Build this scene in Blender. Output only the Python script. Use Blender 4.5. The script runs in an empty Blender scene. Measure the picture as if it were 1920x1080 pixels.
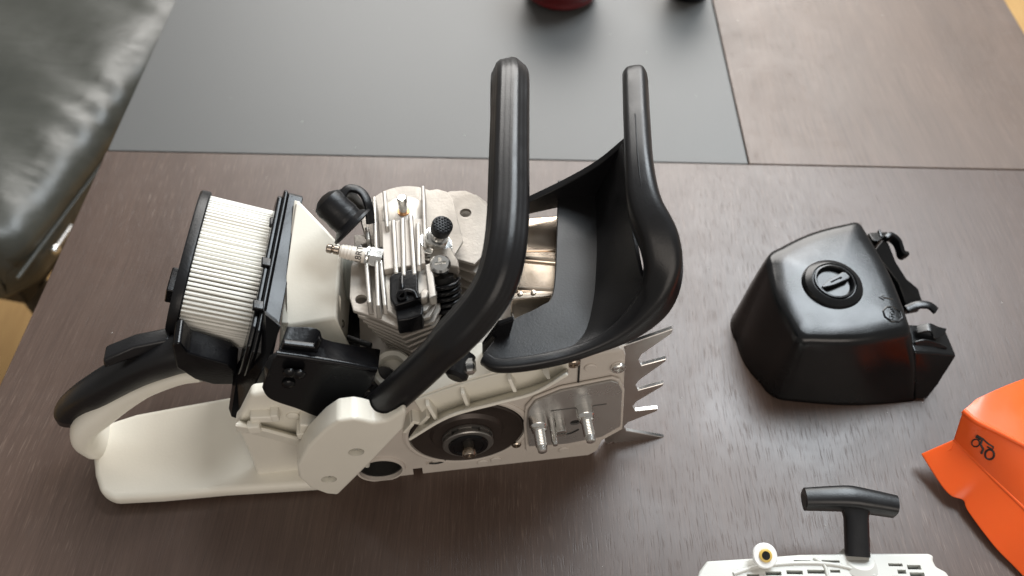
import bpy, bmesh, math, random
from mathutils import Vector, Matrix
random.seed(4)
sc = bpy.context.scene
col = sc.collection
R = math.radians

# ---------------------------------------------------------------- camera
F, PITCH, ROLL, H = 1580.0, R(52), 0.021, 0.58
cam = bpy.data.cameras.new('camera')
co = bpy.data.objects.new('camera', cam); col.objects.link(co)
cam.sensor_fit = 'HORIZONTAL'; cam.sensor_width = 36; cam.lens = F / 1920 * 36
cam.clip_start = 0.02; cam.clip_end = 60
co.location = (0, 0, H)
co.rotation_euler = (Matrix.Rotation(R(90) - PITCH, 3, 'X') @ Matrix.Rotation(ROLL, 3, 'Z')).to_euler()
cam.dof.use_dof = True; cam.dof.focus_distance = 0.56; cam.dof.aperture_fstop = 5.5
sc.camera = co

# ---------------------------------------------------------------- light
w = bpy.data.worlds.new('World'); sc.world = w; w.use_nodes = True
bg = w.node_tree.nodes['Background']
bg.inputs[0].default_value = (1.0, 0.95, 0.89, 1); bg.inputs[1].default_value = 0.27

def area(name, loc, target, sx, sy, power, color):
    l = bpy.data.lights.new(name, 'AREA'); l.shape = 'RECTANGLE'; l.size = sx; l.size_y = sy
    l.energy = power; l.color = color
    o = bpy.data.objects.new(name, l); col.objects.link(o); o.location = loc
    o.rotation_euler = (Vector(target) - Vector(loc)).to_track_quat('-Z', 'Y').to_euler()
    return o
area('roof_window', (0.85, 1.42, 1.8), (0.1, 0.35, 0), 0.85, 1.1, 48, (0.86, 0.94, 1.0))
area('far_window', (0.1, 3.0, 1.75), (0, 0.5, 0), 2.6, 1.6, 120, (1.0, 0.97, 0.93))
area('room_fill', (0.6, -1.8, 1.5), (0, 0.3, 0.05), 2.0, 1.4, 24, (1.0, 0.90, 0.80))  # soft warm fill, added behind the camera to lift the near-facing sides
vs = sc.view_settings
vs.view_transform = 'Standard'; vs.look = 'None'; vs.exposure = 0.06; vs.gamma = 1; vs.use_curve_mapping = False

# ---------------------------------------------------------------- geometry of the view (surveying helpers)
CAM = Vector((0, 0, H))
_f = Vector((0, math.cos(PITCH), -math.sin(PITCH))); _u = Vector((0, math.sin(PITCH), math.cos(PITCH)))
def ray(px, py):
    u, v = px - 960, py - 540
    c, s = math.cos(ROLL), math.sin(ROLL)
    u, v = u * c + v * s, -u * s + v * c
    return (_f * F + Vector((1, 0, 0)) * u - _u * v).normalized()
def G(px, py, z=0.0):                       # world point at height z
    d = ray(px, py); return CAM + d * ((z - H) / d.z)
ORG = G(700, 898); _A = G(1130, 850)
YAW = math.atan2(_A.y - ORG.y, _A.x - ORG.x)
EX = Vector((math.cos(YAW), math.sin(YAW), 0)); EY = Vector((-math.sin(YAW), math.cos(YAW), 0))
_d = CAM - ORG; CL = Vector((_d @ EX, _d @ EY, _d.z))
def S(px, py, x=None, y=None, z=None):      # point in the saw's own frame on a given plane
    d = ray(px, py); d = Vector((d @ EX, d @ EY, d.z))
    if x is not None: t = (x - CL.x) / d.x
    elif y is not None: t = (y - CL.y) / d.y
    else: t = (z - CL.z) / d.z
    return CL + d * t
def SY(pts, y): return [S(a, b, y=y) for a, b in pts]
def SZ(pts, z): return [S(a, b, z=z) for a, b in pts]

# ---------------------------------------------------------------- materials
M = {}
def mat(name, color, rough=0.5, metal=0.0, spec=0.5, var=0.0, vscale=30, bump=0.0, bscale=200, rvar=0.0, trans=0.0, coat=0.0):
    m = bpy.data.materials.new(name); m.use_nodes = True; M[name] = m
    nt = m.node_tree; b = nt.nodes['Principled BSDF']
    b.inputs['Base Color'].default_value = (*color, 1); b.inputs['Roughness'].default_value = rough
    b.inputs['Metallic'].default_value = metal; b.inputs['Specular IOR Level'].default_value = spec
    b.inputs['Coat Weight'].default_value = coat
    tc = nt.nodes.new('ShaderNodeTexCoord')
    if var:
        n = nt.nodes.new('ShaderNodeTexNoise'); n.inputs['Scale'].default_value = vscale; n.inputs['Detail'].default_value = 6
        nt.links.new(tc.outputs['Object'], n.inputs['Vector'])
        mx = nt.nodes.new('ShaderNodeMix'); mx.data_type = 'RGBA'
        mx.inputs[6].default_value = (*[c * (1 - var) for c in color], 1)
        mx.inputs[7].default_value = (*[min(1, c * (1 + var)) for c in color], 1)
        nt.links.new(n.outputs['Fac'], mx.inputs[0]); nt.links.new(mx.outputs[2], b.inputs['Base Color'])
    if rvar:
        n = nt.nodes.new('ShaderNodeTexNoise'); n.inputs['Scale'].default_value = 45; n.inputs['Detail'].default_value = 8
        nt.links.new(tc.outputs['Object'], n.inputs['Vector'])
        mr = nt.nodes.new('ShaderNodeMapRange'); mr.inputs[1].default_value = .3; mr.inputs[2].default_value = .7
        mr.inputs[3].default_value = max(.03, rough - rvar); mr.inputs[4].default_value = rough + rvar
        nt.links.new(n.outputs['Fac'], mr.inputs[0]); nt.links.new(mr.outputs[0], b.inputs['Roughness'])
    if bump:
        n = nt.nodes.new('ShaderNodeTexNoise'); n.inputs['Scale'].default_value = bscale; n.inputs['Detail'].default_value = 4
        nt.links.new(tc.outputs['Object'], n.inputs['Vector'])
        bp = nt.nodes.new('ShaderNodeBump'); bp.inputs['Strength'].default_value = bump; bp.inputs['Distance'].default_value = 0.001
        nt.links.new(n.outputs['Fac'], bp.inputs['Height']); nt.links.new(bp.outputs[0], b.inputs['Normal'])
    return m
mat('cream', (0.755, 0.725, 0.640), 0.36, var=.05, rvar=.05, bump=.06, bscale=500)
mat('cast', (0.56, 0.51, 0.455), 0.45, var=.07, vscale=40, rvar=.08, bump=.15, bscale=420)
mat('grey_white', (0.57, 0.57, 0.535), 0.4, var=.04, rvar=.05)
mat('black', (0.004, 0.004, 0.0048), 0.22, spec=.28, var=.2, rvar=.08, bump=.08, bscale=500)
mat('black_soft', (0.008, 0.008, 0.009), 0.36, spec=.40, var=.25, rvar=.08, bump=.08, bscale=650)
mat('rubber', (0.006, 0.006, 0.007), 0.38, spec=.32, var=.2, bump=.15, bscale=500)
mat('cover_black', (0.004, 0.0045, 0.0052), 0.24, spec=.42, var=.15, rvar=.05, bump=.05, bscale=700)
mat('pleat', (0.80, 0.785, 0.73), 0.85, var=.04, vscale=60)
mat('alu', (0.40, 0.365, 0.325), 0.50, metal=.45, var=.14, vscale=70, rvar=.12, bump=.22, bscale=420)
mat('alu_cut', (0.44, 0.415, 0.38), 0.42, metal=.6, var=.08, rvar=.12, bump=.1, bscale=400)
mat('chrome', (0.80, 0.67, 0.54), 0.16, metal=1, var=.06, vscale=25, rvar=.06)
mat('steel', (0.52, 0.505, 0.485), 0.32, metal=.72, var=.08, vscale=18, rvar=.08)
mat('zinc', (0.78, 0.78, 0.76), 0.22, metal=1, var=.1, rvar=.1)
mat('spike_steel', (0.66, 0.645, 0.625), 0.33, metal=1, var=.1, rvar=.1, bump=.1)
mat('drum', (0.052, 0.040, 0.034), 0.42, metal=.5, var=.25, vscale=50, rvar=.1)
mat('drum_hub', (0.26, 0.25, 0.235), 0.35, metal=.8, var=.2, rvar=.1)
mat('porcelain', (0.78, 0.72, 0.64), 0.25, var=.03)
mat('nickel', (0.42, 0.36, 0.30), 0.25, metal=1, var=.2)
mat('copper', (0.55, 0.30, 0.15), 0.4, metal=1, var=.2)
mat('ink', (0.012, 0.011, 0.011), 0.5)
mat('hose', (0.22, 0.23, 0.21), 0.45, var=.1)
mat('yellow', (0.62, 0.42, 0.10), 0.4, var=.1)
mat('white', (0.86, 0.86, 0.84), 0.3, var=.02)
mat('red_glaze', (0.10, 0.010, 0.011), 0.25, var=.1)
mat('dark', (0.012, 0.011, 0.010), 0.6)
mat('red_rope', (0.5, 0.12, 0.09), 0.7)
# orange plastic, a little translucent
o_ = mat('orange', (0.90, 0.125, 0.016), 0.32, var=.05, rvar=.05)
o_.node_tree.nodes['Principled BSDF'].inputs['Subsurface Weight'].default_value = 0.35
o_.node_tree.nodes['Principled BSDF'].inputs['Subsurface Radius'].default_value = (0.006, 0.002, 0.0006)

def wood(name, base, light, dark, rough, pore=1.0):
    m = bpy.data.materials.new(name); m.use_nodes = True; M[name] = m
    nt = m.node_tree; b = nt.nodes['Principled BSDF']; N = nt.nodes.new; LK = nt.links.new
    tc = N('ShaderNodeTexCoord')
    wv = N('ShaderNodeTexNoise'); wv.inputs['Scale'].default_value = 3.0; wv.inputs['Detail'].default_value = 2
    LK(tc.outputs['Object'], wv.inputs['Vector'])
    ad = N('ShaderNodeVectorMath'); ad.operation = 'MULTIPLY_ADD'; ad.inputs[1].default_value = (0.035, 0, 0)
    LK(wv.outputs['Color'], ad.inputs[0]); LK(tc.outputs['Object'], ad.inputs[2])
    def stretched(sx, sy, scale, detail, rough_):
        mp = N('ShaderNodeMapping'); mp.inputs['Scale'].default_value = (sx, sy, 1)
        LK(ad.outputs[0], mp.inputs['Vector'])
        n = N('ShaderNodeTexNoise'); n.inputs['Scale'].default_value = scale; n.inputs['Detail'].default_value = detail
        n.inputs['Roughness'].default_value = rough_
        LK(mp.outputs[0], n.inputs['Vector']); return n
    broad = stretched(1, .11, 30, 7, .68)
    pores = stretched(1, .055, 900, 2, .5)
    pores2 = stretched(1.05, .055, 1000, 2, .5)
    fine = stretched(1, .02, 700, 2, .5)
    r1 = N('ShaderNodeValToRGB'); LK(broad.outputs['Fac'], r1.inputs[0])
    r1.color_ramp.elements[0].position = .32; r1.color_ramp.elements[0].color = (*dark, 1)
    r1.color_ramp.elements[1].position = .72; r1.color_ramp.elements[1].color = (*base, 1)
    def step(n, a, c):
        mr = N('ShaderNodeMapRange'); mr.inputs[1].default_value = a; mr.inputs[2].default_value = c
        LK(n.outputs['Fac'], mr.inputs[0]); return mr
    s1 = step(pores, .58, .72); s2 = step(pores2, .58, .74)
    # streaky patches only
    patch = N('ShaderNodeTexNoise'); patch.inputs['Scale'].default_value = 6; patch.inputs['Detail'].default_value = 3
    LK(ad.outputs[0], patch.inputs['Vector'])
    sp = step(patch, .40, .58)
    mu = N('ShaderNodeMath'); mu.operation = 'MULTIPLY'; LK(s1.outputs[0], mu.inputs[0]); LK(sp.outputs[0], mu.inputs[1])
    mu2 = N('ShaderNodeMath'); mu2.operation = 'MULTIPLY'; mu2.inputs[1].default_value = .55 * pore; LK(mu.outputs[0], mu2.inputs[0])
    m1 = N('ShaderNodeMix'); m1.data_type = 'RGBA'; LK(mu2.outputs[0], m1.inputs[0]); LK(r1.outputs[0], m1.inputs[6]); m1.inputs[7].default_value = (*light, 1)
    mu3 = N('ShaderNodeMath'); mu3.operation = 'MULTIPLY'; mu3.inputs[1].default_value = .30 * pore; pm = N('ShaderNodeMapRange'); pm.inputs[1].default_value = .38; pm.inputs[2].default_value = .60; pm.inputs[3].default_value = 1; pm.inputs[4].default_value = .25
    LK(patch.outputs['Fac'], pm.inputs[0]); pmm = N('ShaderNodeMath'); pmm.operation = 'MULTIPLY'; LK(s2.outputs[0], pmm.inputs[0]); LK(pm.outputs[0], pmm.inputs[1])
    LK(pmm.outputs[0], mu3.inputs[0])
    m2 = N('ShaderNodeMix'); m2.data_type = 'RGBA'; LK(mu3.outputs[0], m2.inputs[0]); LK(m1.outputs[2], m2.inputs[6]); m2.inputs[7].default_value = (*[c * .45 for c in dark], 1)
    m3 = N('ShaderNodeMix'); m3.data_type = 'RGBA'; m3.blend_type = 'OVERLAY'; m3.inputs[0].default_value = .35
    LK(m2.outputs[2], m3.inputs[6]); LK(fine.outputs['Fac'], m3.inputs[7])
    LK(m3.outputs[2], b.inputs['Base Color'])
    rr = N('ShaderNodeMapRange'); rr.inputs[3].default_value = 0; rr.inputs[4].default_value = .10; LK(s2.outputs[0], rr.inputs[0])
    sm = N('ShaderNodeTexNoise'); sm.inputs['Scale'].default_value = 11; sm.inputs['Detail'].default_value = 7; sm.inputs['Roughness'].default_value = .65; sm.inputs['Distortion'].default_value = .8
    LK(tc.outputs['Object'], sm.inputs['Vector']); sr = N('ShaderNodeMapRange'); sr.inputs[1].default_value = .3; sr.inputs[2].default_value = .7
    sr.inputs[3].default_value = rough - .05; sr.inputs[4].default_value = rough + .07; LK(sm.outputs['Fac'], sr.inputs[0])
    ra = N('ShaderNodeMath'); ra.operation = 'ADD'; LK(sr.outputs[0], ra.inputs[0]); LK(rr.outputs[0], ra.inputs[1]); LK(ra.outputs[0], b.inputs['Roughness'])
    bp = N('ShaderNodeBump'); bp.inputs['Strength'].default_value = .18; bp.inputs['Distance'].default_value = .0005; bp.invert = True
    LK(s2.outputs[0], bp.inputs['Height']); LK(bp.outputs[0], b.inputs['Normal'])
    return m
wood('table_wood', (0.088, 0.058, 0.0455), (0.18, 0.132, 0.106), (0.068, 0.044, 0.0345), 0.37)
wood('leaf_wood', (0.118, 0.078, 0.057), (0.19, 0.138, 0.104), (0.084, 0.055, 0.040), 0.42, .6)
wood('floor_wood', (0.62, 0.40, 0.17), (0.70, 0.48, 0.22), (0.52, 0.32, 0.13), 0.35, .3)
mat('insert_grey', (0.088, 0.090, 0.089), 0.45, spec=.4, var=.06, vscale=400, bump=.1, bscale=900)
def leather():
    m = mat('leather', (0.048, 0.050, 0.043), 0.38, var=.10, vscale=14, rvar=.06)
    nt = m.node_tree; N = nt.nodes.new; LK = nt.links.new
    tc = N('ShaderNodeTexCoord')
    mp = N('ShaderNodeMapping'); mp.inputs['Scale'].default_value = (.35, 1, 1); LK(tc.outputs['Object'], mp.inputs['Vector'])
    n = N('ShaderNodeTexNoise'); n.inputs['Scale'].default_value = 26; n.inputs['Detail'].default_value = 3; n.inputs['Distortion'].default_value = .6
    LK(mp.outputs[0], n.inputs['Vector'])
    g = N('ShaderNodeTexVoronoi'); g.inputs['Scale'].default_value = 500; LK(tc.outputs['Object'], g.inputs['Vector'])
    a = N('ShaderNodeMath'); a.operation = 'MULTIPLY_ADD'; a.inputs[1].default_value = .03; LK(g.outputs['Distance'], a.inputs[0]); LK(n.outputs['Fac'], a.inputs[2])
    bp = N('ShaderNodeBump'); bp.inputs['Strength'].default_value = .20; bp.inputs['Distance'].default_value = .010
    LK(a.outputs[0], bp.inputs['Height']); LK(bp.outputs[0], nt.nodes['Principled BSDF'].inputs['Normal'])
leather()

# ---------------------------------------------------------------- mesh helpers
def link(name, me, m, parent):
    o = bpy.data.objects.new(name, me); col.objects.link(o)
    if m: me.materials.append(M[m])
    if parent: o.parent = parent
    return o
def bm_clean(bm, ang=35, flat=False):
    bmesh.ops.remove_doubles(bm, verts=bm.verts, dist=1e-6)
    bmesh.ops.recalc_face_normals(bm, faces=bm.faces)
    for f in bm.faces: f.smooth = not flat
    for e in bm.edges:
        if len(e.link_faces) == 2: e.smooth = e.calc_face_angle(0) < R(ang)
def mk(name, V, Fc, m, parent, bevel=0, seg=2, ang=35, solid=0, soff=0.0, sub=0):
    bm = bmesh.new(); vs_ = [bm.verts.new(v) for v in V]
    for f in Fc:
        try: bm.faces.new([vs_[i] for i in f])
        except ValueError: pass
    bm_clean(bm, 180 if bevel or sub else ang)
    me = bpy.data.meshes.new(name); bm.to_mesh(me); bm.free()
    o = link(name, me, m, parent)
    if solid:
        s = o.modifiers.new('s', 'SOLIDIFY'); s.thickness = solid; s.offset = soff
    if sub:
        s = o.modifiers.new('u', 'SUBSURF'); s.levels = sub; s.render_levels = sub
    if bevel:
        b = o.modifiers.new('b', 'BEVEL'); b.width = bevel; b.segments = seg; b.limit_method = 'ANGLE'; b.angle_limit = R(28)
        b.use_clamp_overlap = True
        n = o.modifiers.new('n', 'WEIGHTED_NORMAL'); n.keep_sharp = True
    return o
def prism(name, pts, ext, m, parent, bevel=0, seg=2, taper=None):
    n = len(pts); ext = Vector(ext)
    c = sum(pts, Vector()) / n
    top = [p + ext if taper is None else c + (p - c) * taper + ext for p in pts]
    V = list(pts) + top
    Fc = [list(range(n))[::-1], list(range(n, 2 * n))] + [[i, (i + 1) % n, n + (i + 1) % n, n + i] for i in range(n)]
    return mk(name, V, Fc, m, parent, bevel, seg)
def box(name, c, size, m, parent, bevel=0.001, rot=None, seg=2):
    c = Vector(c); h = Vector(size) / 2
    V = []
    for z in (-1, 1):
        for x, y in ((-1, -1), (1, -1), (1, 1), (-1, 1)):
            v = Vector((x * h.x, y * h.y, z * h.z))
            if rot is not None: v = rot @ v
            V.append(c + v)
    Fc = [(3, 2, 1, 0), (4, 5, 6, 7), (0, 1, 5, 4), (1, 2, 6, 5), (2, 3, 7, 6), (3, 0, 4, 7)]
    return mk(name, V, Fc, m, parent, bevel, seg)
def frame(axis):
    a = Vector(axis).normalized()
    t = Vector((0, 0, 1)) if abs(a.z) < .9 else Vector((1, 0, 0))
    u = t.cross(a).normalized(); v = a.cross(u)
    return a, u, v
def lathe_data(prof, org, axis, n=32, cap=True):
    a, u, v = frame(axis); org = Vector(org); V = []; Fc = []
    for r, h in prof:
        for k in range(n):
            t = 2 * math.pi * k / n
            V.append(org + a * h + (u * math.cos(t) + v * math.sin(t)) * r)
    for i in range(len(prof) - 1):
        for k in range(n):
            Fc.append((i * n + k, i * n + (k + 1) % n, (i + 1) * n + (k + 1) % n, (i + 1) * n + k))
    if cap and prof[0][0] > 1e-5: Fc.append(tuple(range(n))[::-1])
    if cap and prof[-1][0] > 1e-5: Fc.append(tuple(range((len(prof) - 1) * n, len(prof) * n)))
    return V, Fc
def lathe(name, prof, org, axis, m, parent, n=32, ang=35, cap=True):
    V, Fc = lathe_data(prof, org, axis, n, cap)
    return mk(name, V, Fc, m, parent, ang=ang)
def crom(pts, k=8, closed=False):
    out = []; n = len(pts)
    P = [Vector(p) for p in pts]
    def g(i):
        if closed: return P[i % n]
        if i < 0: return P[0] * 2 - P[1]
        if i >= n: return P[-1] * 2 - P[-2]
        return P[i]
    for i in range(n if closed else n - 1):
        a, b, c, d = g(i - 1), g(i), g(i + 1), g(i + 2)
        for j in range(k):
            t = j / k
            out.append(.5 * ((2 * b) + (c - a) * t + (2 * a - 5 * b + 4 * c - d) * t * t + (-a + 3 * b - 3 * c + d) * t ** 3))
    if not closed: out.append(P[-1])
    return out
def tube(name, pts, sec, m, parent, k=8, n=24, up=None, smooth=True, ang=50, capround=0):
    """sec(t, phi) -> (a, b) offset along side / up at path fraction t"""
    P = crom(pts, k) if smooth else [Vector(p) for p in pts]
    L = [0]
    for i in range(1, len(P)): L.append(L[-1] + (P[i] - P[i - 1]).length)
    tot = L[-1]; V = []; Fc = []
    ref = Vector(up) if up else None
    side = None
    for i, p in enumerate(P):
        t = (P[min(i + 1, len(P) - 1)] - P[max(i - 1, 0)]).normalized()
        if ref is not None: s = t.cross(ref).normalized()
        else:
            if side is None: s = t.cross(Vector((0.13, 0.21, 1))).normalized()
            else: s = (side - t * (side @ t)).normalized()
        side = s; uu = s.cross(t)
        sc_ = 1.0
        if capround:
            d = min(L[i], tot - L[i])
            if d < capround: sc_ = math.sqrt(max(0.02, 1 - (1 - d / capround) ** 2))
        for j in range(n):
            a, b = sec(L[i] / tot, 2 * math.pi * j / n)
            V.append(p + s * a * sc_ + uu * b * sc_)
    for i in range(len(P) - 1):
        for j in range(n):
            Fc.append((i * n + j, i * n + (j + 1) % n, (i + 1) * n + (j + 1) % n, (i + 1) * n + j))
    Fc.append(tuple(range(n))[::-1]); Fc.append(tuple(range((len(P) - 1) * n, len(P) * n)))
    return mk(name, V, Fc, m, parent, ang=ang)
def rnd(r): return lambda t, f: (r * math.cos(f), r * math.sin(f))
def sq(a, b, e=.5):
    def fn(t, f):
        c, s = math.cos(f), math.sin(f)
        return (a * math.copysign(abs(c) ** e, c), b * math.copysign(abs(s) ** e, s))
    return fn
def strip(name, A, B, m, parent, solid=.002, k=5, soff=0.0, mid=0):
    """sheet between two curves"""
    a = crom(A, k); b = crom(B, k); n = len(a); rows = mid + 2; V = []
    for r in range(rows):
        for i in range(n): V.append(a[i].lerp(b[i], r / (rows - 1)))
    Fc = [(r * n + i, r * n + i + 1, (r + 1) * n + i + 1, (r + 1) * n + i) for r in range(rows - 1) for i in range(n - 1)]
    return mk(name, V, Fc, m, parent, solid=solid, soff=soff, bevel=min(.0008, solid * .35), seg=2)
def cut(o, cutters):
    """subtract [(V, F), ...] from o"""
    tmp = []
    for V, Fc in cutters:
        bm = bmesh.new(); vs_ = [bm.verts.new(v) for v in V]
        for f in Fc: bm.faces.new([vs_[i] for i in f])
        bmesh.ops.recalc_face_normals(bm, faces=bm.faces)
        me = bpy.data.meshes.new('c'); bm.to_mesh(me); bm.free()
        c = bpy.data.objects.new('c', me); col.objects.link(c); tmp.append(c); c.parent = o.parent
        md = o.modifiers.new('c', 'BOOLEAN'); md.object = c; md.operation = 'DIFFERENCE'; md.solver = 'EXACT'
    for md in [x for x in o.modifiers if x.type == 'WEIGHTED_NORMAL']: o.modifiers.remove(md)
    bpy.context.view_layer.update()
    ev = o.evaluated_get(bpy.context.evaluated_depsgraph_get())
    me = bpy.data.meshes.new_from_object(ev)
    o.modifiers.clear(); old = o.data; o.data = me; bpy.data.meshes.remove(old)
    for c in tmp:
        d = c.data; bpy.data.objects.remove(c); bpy.data.meshes.remove(d)
    bm = bmesh.new(); bm.from_mesh(me); bm_clean(bm, 32); bm.to_mesh(me); bm.free()
    n = o.modifiers.new('n', 'WEIGHTED_NORMAL'); n.keep_sharp = True
    return o
def cyl(c, axis, r, h, n=28):
    return lathe_data([(r, -h / 2), (r, h / 2)], c, axis, n)
def boxd(c, size, rot=None):
    c = Vector(c); h = Vector(size) / 2; V = []
    for z in (-1, 1):
        for x, y in ((-1, -1), (1, -1), (1, 1), (-1, 1)):
            v = Vector((x * h.x, y * h.y, z * h.z)); V.append(c + (rot @ v if rot is not None else v))
    return V, [(3, 2, 1, 0), (4, 5, 6, 7), (0, 1, 5, 4), (1, 2, 6, 5), (2, 3, 7, 6), (3, 0, 4, 7)]
def thing(name, label, cat, loc=(0, 0, 0), rz=0, group=None):
    o = bpy.data.objects.new(name, None); col.objects.link(o); o.location = loc; o.rotation_euler = (0, 0, rz)
    o.empty_display_size = .05; o['label'] = label; o['category'] = cat
    if group: o['group'] = group
    return o
def screw(name, c, axis, r, parent, m='zinc', depth=.0025, slot=True):
    a, u, v = frame(axis); c = Vector(c)
    o = lathe(name, [(r * .5, -depth), (r, 0), (r, depth * .7), (r * .8, depth), (.0001, depth)], c, axis, m, parent, 20)
    if slot:
        d = [boxd(c + a * depth, (r * 1.1, r * .3, depth), Matrix((u, v, a)).transposed()),
             boxd(c + a * depth, (r * .3, r * 1.1, depth * 1.1), Matrix((u, v, a)).transposed())]
        cut(o, d)
    return o
NY = Vector((0, -1, 0)); UP = Vector((0, 0, 1))

# ================================================================ setting
fl = mk('floor', [(-4, -3, -.75), (4, -3, -.75), (4, 6, -.75), (-4, 6, -.75)], [(0, 1, 2, 3)], 'floor_wood', None)
fl['kind'] = 'structure'
table = thing('dining_table', 'dark brown wood dining table with a grey inset panel under the saw', 'table', (0, 0, 0))
TX0, TX1, SEAM = -.405, .588, .6155
GAP = .0012
box('front_panel', ((TX0 + TX1) / 2, (SEAM - .35) / 2, -.014), (TX1 - TX0, SEAM + .35 - GAP, .028), 'table_wood', table, .0009)
box('inset_panel', ((TX0 + .2325) / 2, SEAM + .45, -.0142), (.2325 - TX0 - GAP, .9 - GAP, .028), 'insert_grey', table, .0009)
box('side_panel', ((.2325 + TX1) / 2, SEAM + .45, -.014), (TX1 - .2325 - GAP, .9 - GAP, .028), 'leaf_wood', table, .0009)
box('apron', ((TX0 + TX1) / 2, .58, -.064), (TX1 - TX0 - .14, 1.6, .07), 'table_wood', table, .002)
for sx in (TX0 + .12, TX1 - .12):
    for sy in (-.2, 1.36): box('leg', (sx, sy, -.40), (.07, .07, .70), 'table_wood', table, .003)

# ================================================================ chair
chair = thing('leather_chair', 'grey green leather chair with wrinkled seat beyond the left table edge', 'chair', (-.62, .93, -.75))
CI = Matrix.Translation((.62, -.93, .75))
def chair_cushion():
    a0 = Vector((-.640, .660, 0)); a1 = Vector((-.530, 1.21, 0))
    e1 = (a1 - a0).normalized(); e2 = Vector((e1.y, -e1.x, 0)); Ln = (a1 - a0).length
    prof = [(-.50, -.214), (-.40, -.212), (-.30, -.210), (-.22, -.209), (-.16, -.207), (-.11, -.206), (-.07, -.207), (-.04, -.210), (-.018, -.216), (-.002, -.226), (.010, -.240), (.014, -.254), (.010, -.262), (.013, -.270), (.010, -.29), (.004, -.31), (-.010, -.322), (-.05, -.325)]
    nu = 90; V = []; Fc = []
    for i in range(nu + 1):
        t = i / nu; s = t * Ln
        d = min(s, Ln - s + .3); rr = .035
        dz = -(rr - math.sqrt(max(0, rr * rr - max(0, rr - d) ** 2))) * .9
        for j, (o, z) in enumerate(prof):
            near = math.exp(-(abs(o) / .09) ** 2)
            top = 1 if j < 11 else .35
            wr = math.sin(s * 95 + 6 * math.sin(o * 9) + 2.2 * math.sin(s * 23)) * .0017 * near * top
            fold = math.sin(s * 34 + o * 16 + 1.5 * math.sin(o * 21 + s * 7)) * .0055 * (1 - near) * top
            p = a0 + e1 * s + e2 * (o * (1 - .0) - (.03 * (1 - min(1, d / .05)) ** 2 if j > 8 else 0))
            V.append(CI @ Vector((p.x, p.y, z + wr + fold + (dz if j < 12 else 0))))
    m = len(prof)
    for i in range(nu):
        for j in range(m - 1): Fc.append((i * m + j, i * m + j + 1, (i + 1) * m + j + 1, (i + 1) * m + j))
    Fc.append(tuple(range(m))); Fc.append(tuple(range(nu * m, nu * m + m))[::-1])
    Fc.append(tuple(i * m for i in range(nu + 1))[::-1])
    c = mk('seat_cushion', V, Fc, 'leather', chair, ang=60)
    pip = [CI @ (a0 + e1 * (s * Ln / 12) + e2 * .0125 + Vector((0, 0, -.2635))) for s in range(13)]
    tube('piping', pip, rnd(.0028), 'leather', c, k=4, n=8)
    # base under the seat, backrest, legs
    def P(s, o, z): q = a0 + e1 * s + e2 * o; return CI @ Vector((q.x, q.y, z))
    prism('seat_base', [P(.02, -.03, -.36), P(Ln - .02, -.03, -.36), P(Ln - .02, -.46, -.36), P(.02, -.46, -.36)], (0, 0, .045), 'rubber', chair, .004)
    prism('backrest', [P(.0, -.49, -.33), P(Ln, -.49, -.33), P(Ln, -.58, -.33), P(.0, -.58, -.33)], (0, 0, .75), 'leather', chair, .03, 4)
    for s, o in ((.055, -.05), (Ln - .05, -.05), (.055, -.45), (Ln - .05, -.45)):
        lathe('leg', [(.022, 0), (.014, -.39)], P(s, o, -.355), UP, 'dark', chair, 20)
chair_cushion()
b0 = CI @ G(103, 468, -.275); b1 = CI @ G(134, 424, -.275)
tube('metal_brace', [b0, b0.lerp(b1, .5), b1], rnd(.003), 'steel', chair, k=4, n=14)
lathe('brace_cap', [(.0001, -.006), (.005, -.005), (.0065, 0), (.005, .005), (.0001, .006)], b0, b1 - b0, 'zinc', chair, 16)

# ================================================================ things at the far end of the table
p = G(1052, 12, 0)
lathe('red_pot', [(.030, 0), (.036, .003), (.045, .018), (.050, .045), (.048, .075), (.043, .085), (.040, .084), (.044, .07), (.044, .01), (.0001, .008)], (0, 0, 0), UP, 'red_glaze', None, 48)
po = bpy.data.objects['red_pot']; po.location = p + Vector((0, .022, 0)); po['label'] = 'blurred dark red round pot at the far end of the grey panel'; po['category'] = 'pot'
p = G(1292, -2, 0)
lathe('black_cup', [(.020, 0), (.023, .002), (.026, .03), (.028, .07), (.026, .07), (.024, .03), (.022, .006), (.0001, .005)], (0, 0, 0), UP, 'black', None, 40)
po = bpy.data.objects['black_cup']; po.location = p + Vector((0, .012, 0)); po['label'] = 'small black round cup at the top edge right of the red pot'; po['category'] = 'cup'

# ================================================================ chainsaw body
saw = thing('chainsaw', 'half dismantled chainsaw body with cream housing, exposed cylinder and white filter', 'chainsaw', ORG, YAW)

# ---- crankcase
face = SY([(672, 880), (684, 895), (700, 902), (722, 903), (752, 897), (778, 894), (900, 879), (1050, 868), (1098, 859), (1122, 845), (1132, 822), (1164, 802), (1170, 740), (1174, 668), (1168, 656), (1088, 668), (960, 702), (790, 748), (700, 790), (665, 850)], 0)
DC = Vector((.0712, 0, .0565))
TH_ = S(714, 878, y=0)
case = prism('crankcase', face, (0, .022, 0), 'cast', saw, .0022, 3)
nt = S(784, 886, y=0)
cut(case, [cyl(DC, NY, .0405, .034, 64), cyl(TH_, NY, .0155, .06, 40), boxd(nt, (.007, .03, .014)),
           boxd(S(805, 868, y=0), (.005, .004, .004))])
prism('crankcase_block', [Vector((-.02, .0222, .004)), Vector((.165, .0222, .004)), Vector((.165, .0222, .085)), Vector((.06, .0222, .098)), Vector((-.02, .0222, .08))], (0, .085, 0), 'cast', saw, .003)
lathe('hole_lining', [(.0154, .0), (.0154, .012), (.0142, .012), (.0142, -.008), (.0001, -.008)], TH_ + Vector((0, .013, 0)), NY, 'dark', saw, 40, cap=False)
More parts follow.
